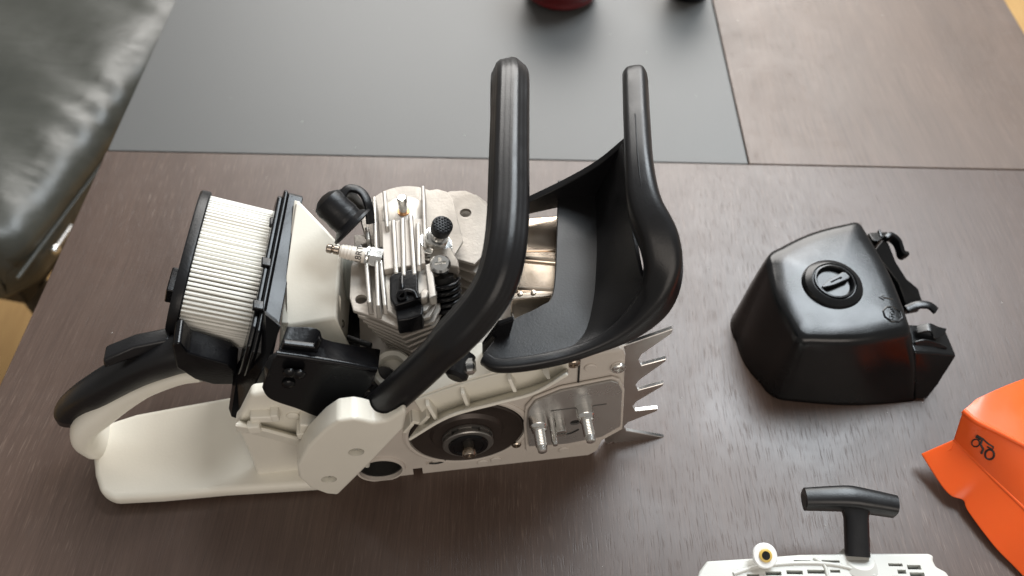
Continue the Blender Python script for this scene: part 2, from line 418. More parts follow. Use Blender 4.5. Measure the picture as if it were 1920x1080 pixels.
lathe('tensioner_collar', [(.0156, -.002), (.0156, .0022), (.0172, .0022), (.0178, .0012), (.0178, -.002), (.0156, -.002)], TH_, NY, 'cast', saw, 48, cap=False)
lathe('drum_rim', [(.0406, -.003), (.0406, .0012), (.0425, .0016), (.0445, .0006), (.0448, -.003), (.0406, -.003)], DC, NY, 'cast', saw, 72, cap=False)
for q in ((1057, 842), (930, 861), (1107, 688), (1158, 684), (905, 866)):
    lathe('casting_boss', [(.0042, -.002), (.0042, .0008), (.0034, .0014), (.0001, .0014)], S(*q, y=0), NY, 'cast', saw, 24)
screw('case_screw', S(968, 831, y=0), NY, .0035, saw, 'nickel')
screw('case_screw', S(1159, 688, y=-.001) , NY, .0048, saw, 'zinc')
screw('case_screw', S(1075, 679, y=-.001), NY, .0042, saw, 'nickel')
# joint between guide and front casting
a = S(1087, 669, y=-.0006); b = S(1084, 722, y=-.0006)
tube('joint_line', [a, b], rnd(.0007), 'dark', saw, k=1, n=8)
# front step of the casting above the bar plate
prism('bar_pad', SY([(986, 842), (981, 790), (985, 758), (1000, 742), (1050, 722), (1148, 703), (1162, 708), (1170, 726), (1166, 800), (1130, 820), (1060, 834)], -.0004), (0, -.0022, 0), 'cast', saw, .0008)
tube('gasket_thread', [S(805, 869, y=-.0008), S(818, 869, y=-.0008), S(830, 866, y=-.0008), S(836, 861, y=-.0008)], rnd(.0006), 'dark', saw, n=8)

# ---- clutch drum, sprocket
drum = lathe('clutch_drum', [(.0395, -.012), (.0395, .001), (.0385, .002), (.037, .001), (.026, .0005), (.024, .003), (.015, .0035), (.0001, .0035)], DC, NY, 'drum', saw, 72)
lathe('hub', [(.0115, .002), (.0115, .0085), (.0001, .0085)], DC, NY, 'drum_hub', drum, 36)
spr = lathe('rim_sprocket', [(.0122, .0035), (.0172, .0035), (.0176, .0042), (.0176, .0055), (.0166, .0058), (.0166, .0078), (.0176, .0081), (.0176, .0094), (.0170, .0100), (.0115, .0100)], DC, NY, 'drum_hub', saw, 56)
cut(spr, [boxd(DC + Vector((math.cos(t) * .0175, -.0068, math.sin(t) * .0175)), (.007, .0034, .006), Matrix.Rotation(-t, 3, 'Y')) for t in [k * 2 * math.pi / 7 + .3 for k in range(7)]])
lathe('washer', [(.0068, .0095), (.0132, .0095), (.0139, .0104), (.0134, .0116), (.0108, .0120), (.0100, .0112), (.0068, .0112)], DC, NY, 'black', saw, 48)
lathe('crankshaft_end', [(.0042, .0095), (.0042, .0140), (.0036, .0140), (.0036, .0148), (.0047, .0148), (.0047, .0180), (.0040, .0190), (.0016, .0190), (.0013, .0180), (.0001, .0180)], DC, NY, 'nickel', saw, 28)

# ---- bar mounting plate, studs
pl = prism('bar_plate', SY([(991, 834), (987, 795), (990, 768), (1003, 750), (1050, 731), (1146, 712), (1159, 716), (1166, 731), (1163, 796), (1128, 816), (1062, 829)], -.0032), (0, -.0014, 0), 'steel', saw, .0004)
sa, sb = S(1032, 769, y=-.004), S(1137, 756, y=-.004)
rr = Matrix.Rotation(-math.atan2(sb.z - sa.z, sb.x - sa.x), 3, 'Y')
cut(pl, [boxd((sa + sb) / 2, ((sb - sa).length, .004, .0016), rr), cyl(S(1078, 791, y=-.004), NY, .0036, .004, 24)])
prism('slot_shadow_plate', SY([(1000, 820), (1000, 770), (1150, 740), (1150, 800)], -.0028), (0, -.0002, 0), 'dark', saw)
def stud(px, py, k=1.0):
    # root on the plate, pointing at the viewer side of the saw
    r = S(px, py, y=-.0046)
    o = lathe('bar_stud', [(.0062 * k, 0), (.0062 * k, .0070), (.0055 * k, .0078), (.0050 * k, .0105), (.0040 * k, .0112)], r, NY, 'zinc', saw, 28)
    prof = [(.0040 * k, .0110)]
    h = .0112
    while h < .0215:
        prof += [(.0041 * k, h + .0003), (.0035 * k, h + .0009)]; h += .0011
    prof += [(.0037 * k, h), (.0030 * k, h + .0035), (.0022 * k, h + .004), (.0001, h + .004)]
    lathe('thread', prof, r, NY, 'zinc', o, 24)
stud(1007, 783); stud(1095, 764)
r = S(1033, 786, y=-.0046)
lathe('guide_pin', [(.0022, 0), (.0022, .013), (.0024, .0132), (.0024, .0175), (.0016, .020), (.0001, .020)], r, NY, 'zinc', saw, 18)
r = S(1048, 787, y=-.0046)
tp = lathe('tensioner_screw', [(.0036, 0), (.0036, .0065), (.0042, .0068), (.0042, .010), (.0038, .0108), (.0001, .0108)], r, NY, 'zinc', saw, 22)
cut(tp, [boxd(r + NY * .0105, (.010, .004, .0014))])
tube('oil_groove', [S(1052, 815, y=-.0048), S(1070, 812, y=-.0048), S(1085, 805, y=-.0048)], rnd(.0006), 'dark', saw, n=8)

# ---- bumper spikes
SP = [(1150, 660), (1172, 648), (1262, 617), (1259, 626), (1203, 665), (1197, 676), (1203, 686), (1250, 673), (1248, 678), (1200, 712), (1192, 722), (1197, 732), (1245, 719), (1243, 724), (1194, 753), (1187, 762), (1191, 771), (1234, 766), (1232, 771), (1178, 792), (1170, 800), (1174, 808), (1256, 822), (1252, 826), (1140, 836), (1135, 830), (1132, 812), (1140, 760)]
sk = prism('bumper_spikes', SY(SP, .0075), (0, .003, 0), 'spike_steel', saw, .0004, 1)
cut(sk, [cyl(S(1147, 831, y=.0075), NY, .0022, .01, 18), ])

# ---- cream chain guide with ribs
U = [(776, 748), (860, 719), (950, 694), (1040, 676), (1066, 669)]
Mi = [(798, 782), (870, 760), (950, 738), (1022, 716), (1066, 692)]
Lw = [(766, 826), (815, 792), (890, 766), (985, 742), (1040, 716), (1066, 702)]
Um = SY(U, -.0015); Mm = SY(Mi, -.0030); Lm_ = crom(SY(Lw, -.0165), 4)
Lm = [Lm_[int(i * (len(Lm_) - 1) / 4)] for i in range(5)]
gd = strip('chain_guide', Um, Mm, 'cream', saw, .003, k=6)
strip('guide_flange', Mm, SY([(766, 826), (840, 782), (930, 757), (1000, 738), (1064, 702)], -.0165), 'cream', gd, .0022, k=6, mid=2)
strip('guide_top', [p + Vector((0, .024, .001)) for p in Um], Um, 'cream', gd, .0022, k=6)
for q0, q1, q2 in (((866, 722), (873, 744), (880, 770)), ((953, 695), (958, 717), (966, 736)), ((1018, 683), (1023, 702), (1030, 712)), ((800, 744), (806, 772), (818, 788))):
    A = S(*q0, y=-.002); B = S(*q1, y=-.0035); Cc = S(*q2, y=-.013); D = A + Vector((0, -.006, -.001))
    prism('guide_rib', [A + Vector((-.0013, 0, 0)), D + Vector((-.0013, 0, 0)), Cc + Vector((-.0013, 0, 0)), Vector((Cc.x, -.001, Cc.z)) + Vector((-.0013, 0, 0))], (.0026, 0, 0), 'cream', gd, .0006)
# little clip pocket at the guide's rear end
q = S(784, 782, y=-.004)
box('clip_pocket', q, (.010, .010, .003), 'cream', gd, .0006, Matrix.Rotation(R(30), 3, 'Y'))
box('clip_pocket', q + Vector((-.007, 0, -.004)), (.003, .012, .012), 'cream', gd, .0006, Matrix.Rotation(R(30), 3, 'Y'))
box('clip_pocket', q + Vector((.004, 0, .004)), (.003, .012, .012), 'cream', gd, .0006, Matrix.Rotation(R(30), 3, 'Y'))

# ---- tank and rear handle housing (cream)
tank = prism('fuel_tank', SY([(440, 795), (447, 788), (470, 742), (520, 736), (640, 764), (700, 792), (694, 880), (640, 917), (575, 917), (520, 914), (485, 905), (470, 860)], .006), (0, .010, 0), 'cream', saw, .003, 3)
prism('tank_body', [Vector((-.072, .0165, .006)), Vector((.02, .0165, .006)), Vector((.02, .0165, .060)), Vector((-.06, .0165, .060))], (0, .105, 0), 'cream', tank, .003)
strip('tank_lip', SY([(444, 806), (490, 815), (540, 828), (592, 842)], .005), SY([(441, 796), (490, 804), (540, 817), (592, 830)], -.002), 'cream', tank, .0025)
strip('tank_lip', SY([(448, 790), (490, 799), (540, 812), (592, 826)], .006), SY([(441, 796), (490, 804), (540, 817), (592, 830)], -.002), 'cream', tank, .002)
box('clip', S(497, 778, y=.004), (.018, .008, .007), 'cream', tank, .0012, Matrix.Rotation(R(8), 3, 'Y'))
box('clip', S(516, 776, y=.003), (.005, .008, .008), 'cream', tank, .001)
box('clip', S(477, 800, y=-.001), (.008, .006, .008), 'cream', tank, .001)
box('clip', S(580, 795, y=.001), (.013, .012, .017), 'cream', tank, .0015, Matrix.Rotation(R(12), 3, 'Y'))
box('clip', S(566, 804, y=.0), (.006, .012, .007), 'cream', tank, .001)
lathe('moulded_dot', [(.004, 0), (.004, .001), (.003, .0016), (.0001, .0016)], S(549, 778, y=.006), NY, 'cream', tank, 20)

# foot plate below the rear handle
PZ = .016
plo = [(172, 848), (176, 890), (186, 922), (208, 936), (300, 931), (420, 920), (500, 915), (612, 908), (600, 850), (470, 760), (440, 740), (330, 760), (255, 774), (205, 790), (180, 815)]
foot = prism('foot_plate', [Vector((v.x, v.y, .004)) for v in SZ(plo, PZ)], (0, 0, PZ - .004), 'cream', saw, .0045, 4)
# heel that rises from the plate into the handle
hp = [S(225, 830, z=.004), S(200, 826, z=.012), S(172, 815, z=.024), S(158, 800, z=.038), S(178, 776, z=.052), S(255, 732, z=.068), S(330, 704, z=.080), S(376, 697, z=.083)]
def heel(t, f):
    wd = [.003, .006, .009, .0108, .0090, .0066, .006, .006]; hh = [.012, .018, .0165, .0130, .0098, .0080, .0075, .007]
    x = t * 7; i = min(6, int(x)); k = x - i
    a = wd[i] * (1 - k) + wd[i + 1] * k; b = hh[i] * (1 - k) + hh[i + 1] * k
    return sq(a, b, .8)(t, f)
tube('rear_handle', hp, heel, 'cream', saw, k=8, n=28, up=(0, 1, 0))
# black grip shell on top of the handle
gp = [S(124, 792, z=.042), S(138, 764, z=.056), S(180, 733, z=.074), S(250, 694, z=.088), S(318, 668, z=.098), S(352, 660, z=.100)]
def gsec(t, f):
    a = .0100 + .0035 * t; b = .0092 + .003 * t
    if t < .08: a *= .55 + .45 * t / .08; b *= .5 + .5 * t / .08
    return sq(a, b, .72)(t, f)
grip = tube('handle_grip', gp, gsec, 'black_soft', saw, k=8, n=28, up=(0, 1, 0))
lv = [S(195, 688, z=.104), S(193, 670, z=.110), S(250, 648, z=.115), S(318, 634, z=.112), S(318, 646, z=.106)]
prism('throttle_lock', [v + Vector((0, -.002, 0)) for v in lv], (0, .012, 0), 'black_soft', grip, .002)
tg = [S(330, 712, y=.055), S(372, 718, y=.055), S(370, 708, y=.055), S(345, 700, y=.055)]
prism('throttle_trigger', tg, (0, .01, 0), 'black', grip, .001)
# front block of the grip under the filter
prism('grip_block', SY([(322, 640), (330, 606), (340, 604), (350, 640), (440, 668), (452, 690), (438, 722), (400, 722), (365, 712), (330, 690)], .074), (0, .035, 0), 'black', saw, .004, 3)
prism('grip_bracket', SY([(322, 650), (328, 644), (338, 644), (352, 662), (380, 671), (430, 685), (444, 697), (438, 722), (400, 722), (365, 712), (330, 690)], .046), (0, .020, 0), 'black', saw, .004, 3)
tube('link_rod', [S(405, 668, z=.095), S(422, 668, z=.095), S(424, 684, z=.09)], rnd(.0011), 'zinc', saw, k=4, n=8)

# ---- air filter with base plate, tilted back
BETA = R(22)
fa = Vector((-math.cos(BETA), .1 * math.cos(BETA), math.sin(BETA))).normalized()      # axis, rearwards and up
fv = Vector((math.sin(BETA), 0, math.cos(BETA)))
FT = S(543, 350, y=.163)                                # far top corner of the plate
FB = S(444, 778, y=.03)
def FP(y, v, a=0): return Vector((FT.x + (y - .163) * .10, y, FT.z)) + fv * v + fa * a
VL = (FB - Vector((FT.x, 0, FT.z))); VL = -(VL.x * fv.x + VL.z * fv.z)
PL = [(.163, -.004), (.158, -.0), (.045, -.012), (.034, -.020), (.034, -VL * .45), (.040, -VL * .8), (.046, -VL * .82), (.052, -VL * .82), (.150, -VL * .8), (.168, -VL * .6), (.170, -.02)]
fp = prism('filter_base', [FP(y, v, 0) for y, v in PL], fa * .003, 'black', saw, .001)
prism('base_back', [FP(.1 + (y - .1) * .985, v * .985 - .001, -.0002) for y, v in PL], fa * -.0105, 'black', fp, .0008)
prism('base_lip', [FP(.1 + (y - .1) * .93, v * .93 - .003, .003) for y, v in PL], fa * .0035, 'black', fp, .001)
for k in range(3):
    y = .062 + k * .036
    box('snap_tab', FP(y, -.009, .005), (.007, .007, .004), 'black', fp, .0008, Matrix((fa, Vector((0, 1, 0)), fv)).transposed())
wing = [S(499, 590, z=.144), S(528, 612, z=.138), S(500, 680, y=.024), S(470, 742, y=.018), S(448, 787, y=.016), S(433, 782, y=.018), S(444, 705, z=.090), S(474, 655, z=.112)]
nw = len(wing); off = Vector((-.004, .010, -.006))
mk('base_wing', wing + [p + off for p in wing], [list(range(nw))[::-1], list(range(nw, 2 * nw))] + [[i, (i + 1) % nw, nw + (i + 1) % nw, nw + i] for i in range(nw)], 'black', fp, .001)
fc_y, fb, fal = .122, .032, .0545
FCv = -.024 - fb
def oval(t, k=1.0, add=0.0):
    c, s = math.cos(t), math.sin(t); e = .78
    return (fc_y + (fal * k + add) * math.copysign(abs(c) ** e, c), FCv + (fb * k + add) * math.copysign(abs(s) ** e, s))
V = []; Fc = []; NP = 250
# equal arc-length pleats
ts = [i / 4000 * 2 * math.pi for i in range(4001)]; pt = [oval(t) for t in ts]; cum = [0]
for i in range(4000): cum.append(cum[-1] + math.dist(pt[i], pt[i + 1]))
def at_len(s):
    lo, hi = 0, 4000
    while hi - lo > 1:
        m_ = (lo + hi) // 2
        if cum[m_] <= s: lo = m_
        else: hi = m_
    return ts[lo]
LEN = .049
NP = 92 * 4
jit = [(random.uniform(-.0004, .0004), random.uniform(-.0004, .0004), random.uniform(-.10, .10)) for _ in range(NP)]
for hh, w_ in ((.004, 0), (.004 + LEN * .5, 1), (.004 + LEN, 0)):
    for i in range(NP):
        q_ = i % 4; fr = (0, .30, .60, .80)[q_] if q_ else 0
        a_j, b_j, c_j = jit[i]
        t = at_len(cum[-1] * ((i // 4 + fr + c_j * .3 + (c_j * .5 if w_ else 0)) % 92) / 92)
        y, v = oval(t, 1, (0, .0003, 0, -.0048)[q_] + a_j * .6)
        V.append(FP(y, v, hh))
for j in range(2):
    for i in range(NP): Fc.append((j * NP + i, j * NP + (i + 1) % NP, (j + 1) * NP + (i + 1) % NP, (j + 1) * NP + i))
ft = mk('filter_pleats', V, Fc, 'pleat', saw, ang=10)
def oval_ring(add, hh, n=72): return [FP(*oval(2 * math.pi * i / n, 1, add), hh) for i in range(n)]
def rings(name, RR, m, parent, ang=35, cap=True):
    n = len(RR[0]); V = [p for r_ in RR for p in r_]
    Fc = [(i * n + k, i * n + (k + 1) % n, (i + 1) * n + (k + 1) % n, (i + 1) * n + k) for i in range(len(RR) - 1) for k in range(n)]
    if cap: Fc += [tuple(range(n))[::-1], tuple(range((len(RR) - 1) * n, len(RR) * n))]
    return mk(name, V, Fc, m, parent, ang=ang)
e0 = .004 + LEN
cap = rings('filter_cap', [oval_ring(-.001, e0 - .002), oval_ring(.0022, e0 - .002), oval_ring(.003, e0 - .001), oval_ring(.003, e0 + .004), oval_ring(.002, e0 + .0055), oval_ring(-.003, e0 + .0055), oval_ring(-.004, e0 + .003), oval_ring(-.012, e0 + .003)], 'rubber', saw)
prism('cap_latch', [FP(.080, FCv + .006, e0 + .003), FP(.100, FCv + .006, e0 + .003), FP(.100, FCv + .020, e0 + .003), FP(.080, FCv + .020, e0 + .003)], fa * .007, 'black', cap, .001)
rings('glue_line', [oval_ring(.0002, .0038), oval_ring(.0006, .0045), oval_ring(-.0008, .0052)], 'yellow', ft, cap=False)

# ---- cream intake housing between filter and cylinder
q = [S(553, 376, z=.146), S(528, 612, z=.122), S(566, 380, z=.146), S(640, 458, z=.132), S(632, 596, z=.126), S(655, 648, z=.105), S(542, 618, z=.118)]
top_ring = [S(552, 376, z=.148), S(565, 379, z=.148), S(612, 428, z=.140), S(640, 460, z=.134), S(634, 560, z=.130), S(632, 596, z=.128), S(658, 648, z=.108), S(600, 630, z=.112), S(532, 614, z=.118), S(538, 520, z=.134)]
bot_ring = [Vector((p.x, p.y + (.003 if i < 5 else -.002), .05)) for i, p in enumerate(top_ring)]
n = len(top_ring)
ctr = sum(top_ring, Vector()) / n + Vector((0, 0, .004))
V = bot_ring + top_ring
Fc = [[i, (i + 1) % n, n + (i + 1) % n, n + i] for i in range(n)] + [[n + i for i in (0, 1, 2, 3, 4, 5, 8, 9)], [n + i for i in (5, 6, 7, 8)], list(range(n))[::-1]]
ih = mk('intake_housing', V, Fc, 'cream', saw, bevel=.0025, seg=3)
prism('housing_flange', SZ([(551, 374), (563, 377), (540, 604), (526, 604)], .147)[:2] + [S(541, 606, z=.121), S(527, 606, z=.121)], (0, 0, -.06), 'cream', ih, .001)
prism('carburettor_flange', [S(623, 552, z=.128), S(634, 548, z=.129), S(641, 556, z=.128), S(638, 600, z=.115), S(630, 622, z=.108), S(618, 610, z=.112)], (-.003, 0, -.01), 'cream', ih, .0015)
screw('flange_screw', S(637, 607, z=.108), (1, -.3, .4), .003, saw, 'zinc')
lathe('intake_hose', [(.017, 0), (.019, .004), (.016, .008), (.019, .012), (.016, .016), (.018, .022)], S(625, 520, z=.105), (1, -.05, 0), 'hose', saw, 32)
# black recess around the cylinder foot
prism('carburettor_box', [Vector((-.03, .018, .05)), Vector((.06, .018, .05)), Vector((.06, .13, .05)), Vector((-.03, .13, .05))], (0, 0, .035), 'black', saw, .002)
prism('cable_strip', [S(652, 632, z=.098), S(700, 648, z=.098), S(696, 656, z=.098), S(650, 640, z=.098)], (0, 0, .004), 'rubber', saw, .001)

# ---- black side panel
RA = [S(500, 690, y=.008), S(518, 664, y=.013), S(570, 671, y=.013), S(620, 679, y=.013), S(665, 687, y=.013), S(706, 694, y=.013)]
RB = [S(493, 722, y=.006), S(506, 744, y=.003), S(555, 762, y=.002), S(604, 779, y=.002), S(652, 770, y=.003), S(698, 724, y=.006)]
bpn = strip('side_panel', RA, RB, 'black', saw, .004, k=8, mid=4)
strip('panel_step', [S(538, 614, y=.032), S(592, 617, y=.032), S(603, 637, y=.030), S(650, 649, y=.030), S(712, 658, y=.030)], [S(519, 664, y=.0135), S(562, 670, y=.0135), S(610, 678, y=.0135), S(660, 686, y=.0135), S(708, 694, y=.0135)], 'black', bpn, .004, k=6, mid=1)
prism('panel_ledge', SY([(526, 656), (531, 645), (590, 652), (598, 638), (602, 646), (595, 664)], .0135), (0, .004, 0), 'black', bpn, .001)
tube('panel_ridge', [S(518, 663, y=.0105), S(570, 670, y=.0105), (S(640, 681, y=.0105)), S(706, 693, y=.0105)], rnd(.0021), 'black', bpn, n=10)
for q in ((543, 698), (561, 700), (541, 718)):
    lathe('panel_stud', [(.0042, 0), (.0040, .0012), (.0028, .0024), (.0001, .003)], S(*q, y=.0055), NY, 'black', bpn, 18)
bs = S(735, 692, z=.112)
lathe('handle_boss', [(.0135, -.05), (.0135, .0), (.012, .002), (.009, .002), (.0085, -.006), (.0001, -.006)], bs, (0, -.25, 1), 'cream', saw, 32)
lathe('buffer', [(.010, -.01), (.010, .004), (.0001, .004)], S(718, 716, z=.105), (0, -.6, .8), 'rubber', saw, 24)

# ---- cylinder: head plate, stacked fins, upright fins
ZT = .150
plate = [(672, 466), (658, 498), (655, 556), (662, 582), (710, 598), (743, 613), (806, 594), (818, 572), (822, 492), (853, 478), (868, 452), (856, 400), (850, 374), (838, 359), (820, 354), (793, 358), (775, 376), (716, 384), (700, 392), (688, 432)]
cyh = prism('cylinder_head', SZ(plate, ZT), (0, 0, -.003), 'alu', saw, .0008)
cut(cyh, [cyl(S(677, 561, z=ZT), UP, .0038, .02, 24), cyl(S(679, 450, z=ZT), UP, .0038, .02, 24)])
core = S(762, 520, z=.10)
lathe('cylinder_barrel', [(.030, -.045), (.030, .045)], core + Vector((.004, .018, 0)), UP, 'alu', saw, 40)
for k in range(1, 8):
    z = ZT - .0078 * k
    kk = k
    P_ = SZ([(657 + 8.5 * kk, 548 + 12 * kk), (662 + 9 * kk, 583 + 9 * kk), (743 + 5.5 * kk, 614 + 9.0 * kk), (812 + 2 * kk, 596 + 7 * kk), (822 + 4 * kk, 570 + 8 * kk)], z)
    back = [Vector((P_[-1].x, .115, z)), Vector((P_[0].x, .115, z))]
    prism('cooling_fin', P_ + back, (0, 0, -.0026), 'alu', saw, .0007)
for z, pp in ((.137, [(800, 380), (843, 358), (873, 357), (893, 366), (911, 386), (924, 420), (924, 458), (890, 495), (857, 486), (828, 486)]),
              (.128, [(812, 390), (866, 366), (893, 364), (912, 378), (934, 410), (940, 470), (892, 512), (858, 500), (836, 495)]),
              (.119, [(822, 400), (880, 372), (915, 380), (944, 416), (946, 492), (890, 530), (860, 515), (840, 505)]),
              (.110, [(822, 410), (890, 382), (930, 392), (950, 426), (950, 512), (890, 545), (860, 532), (840, 515)]),
              (.101, [(822, 420), (890, 390), (935, 400), (952, 436), (952, 530), (888, 560), (860, 550), (840, 525)])):
    o = prism('rear_fin', SZ(pp, z), (0, 0, -.0026), 'alu', saw, .0007)
    if z > .13: cut(o, [cyl(S(873, 399, z=z), UP, .0042, .02, 24)])
def upfin(far, near, h0, h1, th=.0034, zb=ZT, m='alu_cut'):
    A = S(*far, z=zb); B = S(*near, z=zb); d = (B - A).normalized(); s = Vector((d.y, -d.x, 0)) * th / 2
    Vb = [A - s, A + s, B + s, B - s]
    Vm = [A + s * .9 - s * 0, ]
    V = [A - s, A + s, B + s, B - s, A - s * .7 + UP * h0, A + s * .7 + UP * h0, B + s * .7 + UP * h1 - d * .003, B - s * .7 + UP * h1 - d * .003]
    return mk('upright_fin', V, [(3, 2, 1, 0), (4, 5, 6, 7), (0, 1, 5, 4), (1, 2, 6, 5), (2, 3, 7, 6), (3, 0, 4, 7)], m, saw, .0005, 1)
upfin((705, 392), (712, 598), .013, .010)
upfin((724, 384), (730, 455), .014, .013)
upfin((690, 510), (696, 590), .010, .009)
upfin((795, 372), (799, 488), .013, .010)
upfin((676, 470), (690, 500), .006, .006)
upfin((716, 505), (724, 590), .010, .006)
upfin((690, 440), (694, 470), .008, .008)
# machined pad with ridges
pad = [(718, 430), (795, 424), (799, 508), (722, 520)]
pd = prism('machined_pad', SZ(pad, ZT + .0005), (0, 0, .008), 'cast', saw, .0006)
for f_, n_ in (((738, 418), (744, 524)), ((755, 414), (758, 528)), ((770, 408), (778, 526)), ((784, 424), (786, 510))):
    upfin(f_, n_, .0035, .0035, .0036, ZT + .008)
prism('head_deck', SZ([(722, 520), (800, 508), (812, 572), (800, 588), (748, 602), (726, 588)], ZT + .0004), (0, 0, .003), 'alu_cut', saw, .0008)
prism('head_deck', SZ([(720, 400), (790, 392), (795, 424), (718, 430)], ZT + .0004), (0, 0, .002), 'alu_cut', saw, .0008)
prism('head_web', SZ([(798, 512), (812, 508), (820, 570), (806, 576)], ZT + .0004), (0, 0, .009), 'alu_cut', saw, .001)
# round machined seat with stud
sd = S(757, 400, z=ZT + .002)
lathe('seat_disc', [(.0150, 0), (.0150, .0012), (.0142, .0016), (.0001, .0016)], sd, UP, 'alu_cut', saw, 40)
lathe('copper_washer', [(.0042, 0), (.0042, .0008), (.0026, .0008)], sd + UP * .0016, UP, 'copper', saw, 24)
lathe('head_stud', [(.0030, 0), (.0030, .010), (.0034, .0102), (.0034, .0135), (.0028, .0142), (.0001, .0142)], sd + UP * .0016, UP, 'zinc', saw, 20)
lathe('plug_hole', [(.0062, 0), (.0062, .0012), (.0048, .0012), (.0048, .0002), (.0001, .0002)], S(714, 478, z=ZT + .0015), UP, 'dark', saw, 24)

# ---- decompression valve
dv0 = S(812, 464, z=ZT); dv1 = S(829, 424, z=ZT + .026); dax = (dv1 - dv0).normalized()
lathe('valve_seat', [(.0130, -.004), (.0130, .0006), (.0112, .0006), (.0100, -.003), (.0001, -.003)], dv0 + UP * .001, UP, 'zinc', saw, 36)
a_, u_, v_ = frame(dax)
V = []; 
for h_ in (.001, .0075):
    for k in range(6):
        t = k * math.pi / 3 + .3; V.append(dv0 + dax * h_ + (u_ * math.cos(t) + v_ * math.sin(t)) * .0118)
dvo = mk('decompression_valve', V, [tuple(range(6))[::-1], tuple(range(6, 12))] + [(k, (k + 1) % 6, 6 + (k + 1) % 6, 6 + k) for k in range(6)], 'zinc', saw, .0006)
lathe('valve_body', [(.0072, .0075), (.0076, .008), (.0076, .013), (.0066, .0145), (.0050, .015), (.0050, .0218)], dv0, dax, 'zinc', dvo, 32)
lathe('valve_button', [(.0056, .0215), (.0066, .0222), (.0070, .0280), (.0068, .0290), (.0062, .0293), (.0001, .0293)], dv0, dax, 'rubber', dvo, 32)
for i in range(-3, 4):
    for j in range(-3, 4):
        if i * i + j * j < 10:
            pass
bmv = []
Fv = []
for i in range(-3, 4):
    for j in range(-4, 5):
        x_, y_ = i * .0021 + (j % 2) * .00105, j * .0018
        if math.hypot(x_, y_) < .0062:
            vv, ff = lathe_data([(.0008, 0), (.0006, .0007), (.0001, .0008)], dv0 + dax * .0292 + u_ * x_ + v_ * y_, dax, 6)
            o0 = len(bmv); bmv += vv; Fv += [tuple(q + o0 for q in f) for f in ff]
mk('button_knurl', bmv, Fv, 'rubber', dvo)

# ---- spark plug and its black boot
s0 = S(716, 486, z=.157); s1 = S(612, 465, z=.164); sax = (s1 - s0).normalized(); SL = (s1 - s0).length
sp = lathe('spark_plug', [(.0052, SL * .30), (.0050, SL * .40), (.0047, SL * .52), (.0050, SL * .54), (.0046, SL * .57), (.0049, SL * .60), (.0045, SL * .63), (.0048, SL * .66), (.0043, SL * .69), (.0045, SL * .72), (.0036, SL * .76), (.0001, SL * .765)], s0, sax, 'porcelain', saw, 28)
lathe('plug_terminal', [(.0022, SL * .76), (.0030, SL * .78), (.0030, SL * .86), (.0022, SL * .88), (.0030, SL * .91), (.0030, SL * .98), (.0022, SL), (.0001, SL)], s0, sax, 'nickel', sp, 20)
lathe('plug_hex', [(.0070, 0), (.0070, SL * .10), (.0070, SL * .11), (.0070, SL * .22), (.0066, SL * .235), (.0060, SL * .30), (.0052, SL * .305)], s0, sax, 'zinc', sp, 6, 20)
lathe('plug_gasket', [(.0060, SL * .235), (.0076, SL * .24), (.0076, SL * .27), (.0060, SL * .275)], s0, sax, 'zinc', sp, 28)
def text_mesh(body, size, ext=0.0):
    cu = bpy.data.curves.new('t', 'FONT'); cu.body = body; cu.size = size; cu.extrude = ext; cu.align_x = 'CENTER'; cu.align_y = 'CENTER'
    o = bpy.data.objects.new('t', cu); col.objects.link(o); bpy.context.view_layer.update()
    me = bpy.data.meshes.new_from_object(o.evaluated_get(bpy.context.evaluated_depsgraph_get()))
    bpy.data.objects.remove(o); bpy.data.curves.remove(cu); return me
# lettering wrapped round the porcelain
tm = text_mesh('L8RTF', .0058)
bm = bmesh.new(); bm.from_mesh(tm)
bmesh.ops.subdivide_edges(bm, edges=bm.edges, cuts=2)
sa_, su_, sv_ = frame(sax)
toC = (CL - s0); toC = (toC - sax * (toC @ sax)).normalized(); tang = sax.cross(toC)
for v in bm.verts:
    ang_ = v.co.x / .0051 + .25
    h_ = SL * .40 + v.co.y
    v.co = s0 + sax * h_ + (toC * math.cos(ang_) + (-tang) * math.sin(ang_)) * .00525 if False else s0 + sax * (SL * .405 + v.co.y) + (toC * math.cos(ang_) - tang * -math.sin(ang_)) * .00525
bm.to_mesh(tm); bm.free(); link('plug_lettering', tm, 'ink', sp)
b0 = S(608, 372, z=.176); b1 = S(668, 430, z=.160); bax = (b1 - b0).normalized(); BL = (b1 - b0).length
bo = lathe('plug_boot', [(.0001, -.002), (.0055, -.001), (.0104, .002), (.0114, .006), (.0109, .012), (.0114, .018), (.0109, BL * .62), (.0110, BL * .74), (.0135, BL * .80), (.0165, BL * .86), (.0168, BL * .92), (.0150, BL * .94), (.0100, BL * .9), (.0001, BL * .9)], b0, bax, 'rubber', saw, 32)
w0 = b0 + bax * .010
wl = [w0 + Vector((.004, .004, .006)), w0 + Vector((.010, .010, .008)), w0 + Vector((.018, .008, .006)), w0 + Vector((.022, -.001, .002)), w0 + Vector((.022, -.008, -.008))]
tube('boot_strap', wl, sq(.0030, .0016), 'rubber', bo, n=12)
tube('ignition_lead', [w0 + bax * .004, w0 + Vector((.004, .012, .001)), w0 + Vector((.010, .022, -.012)), w0 + Vector((.014, .030, -.04)), w0 + Vector((.016, .032, -.08))], rnd(.0035), 'rubber', bo, n=14)

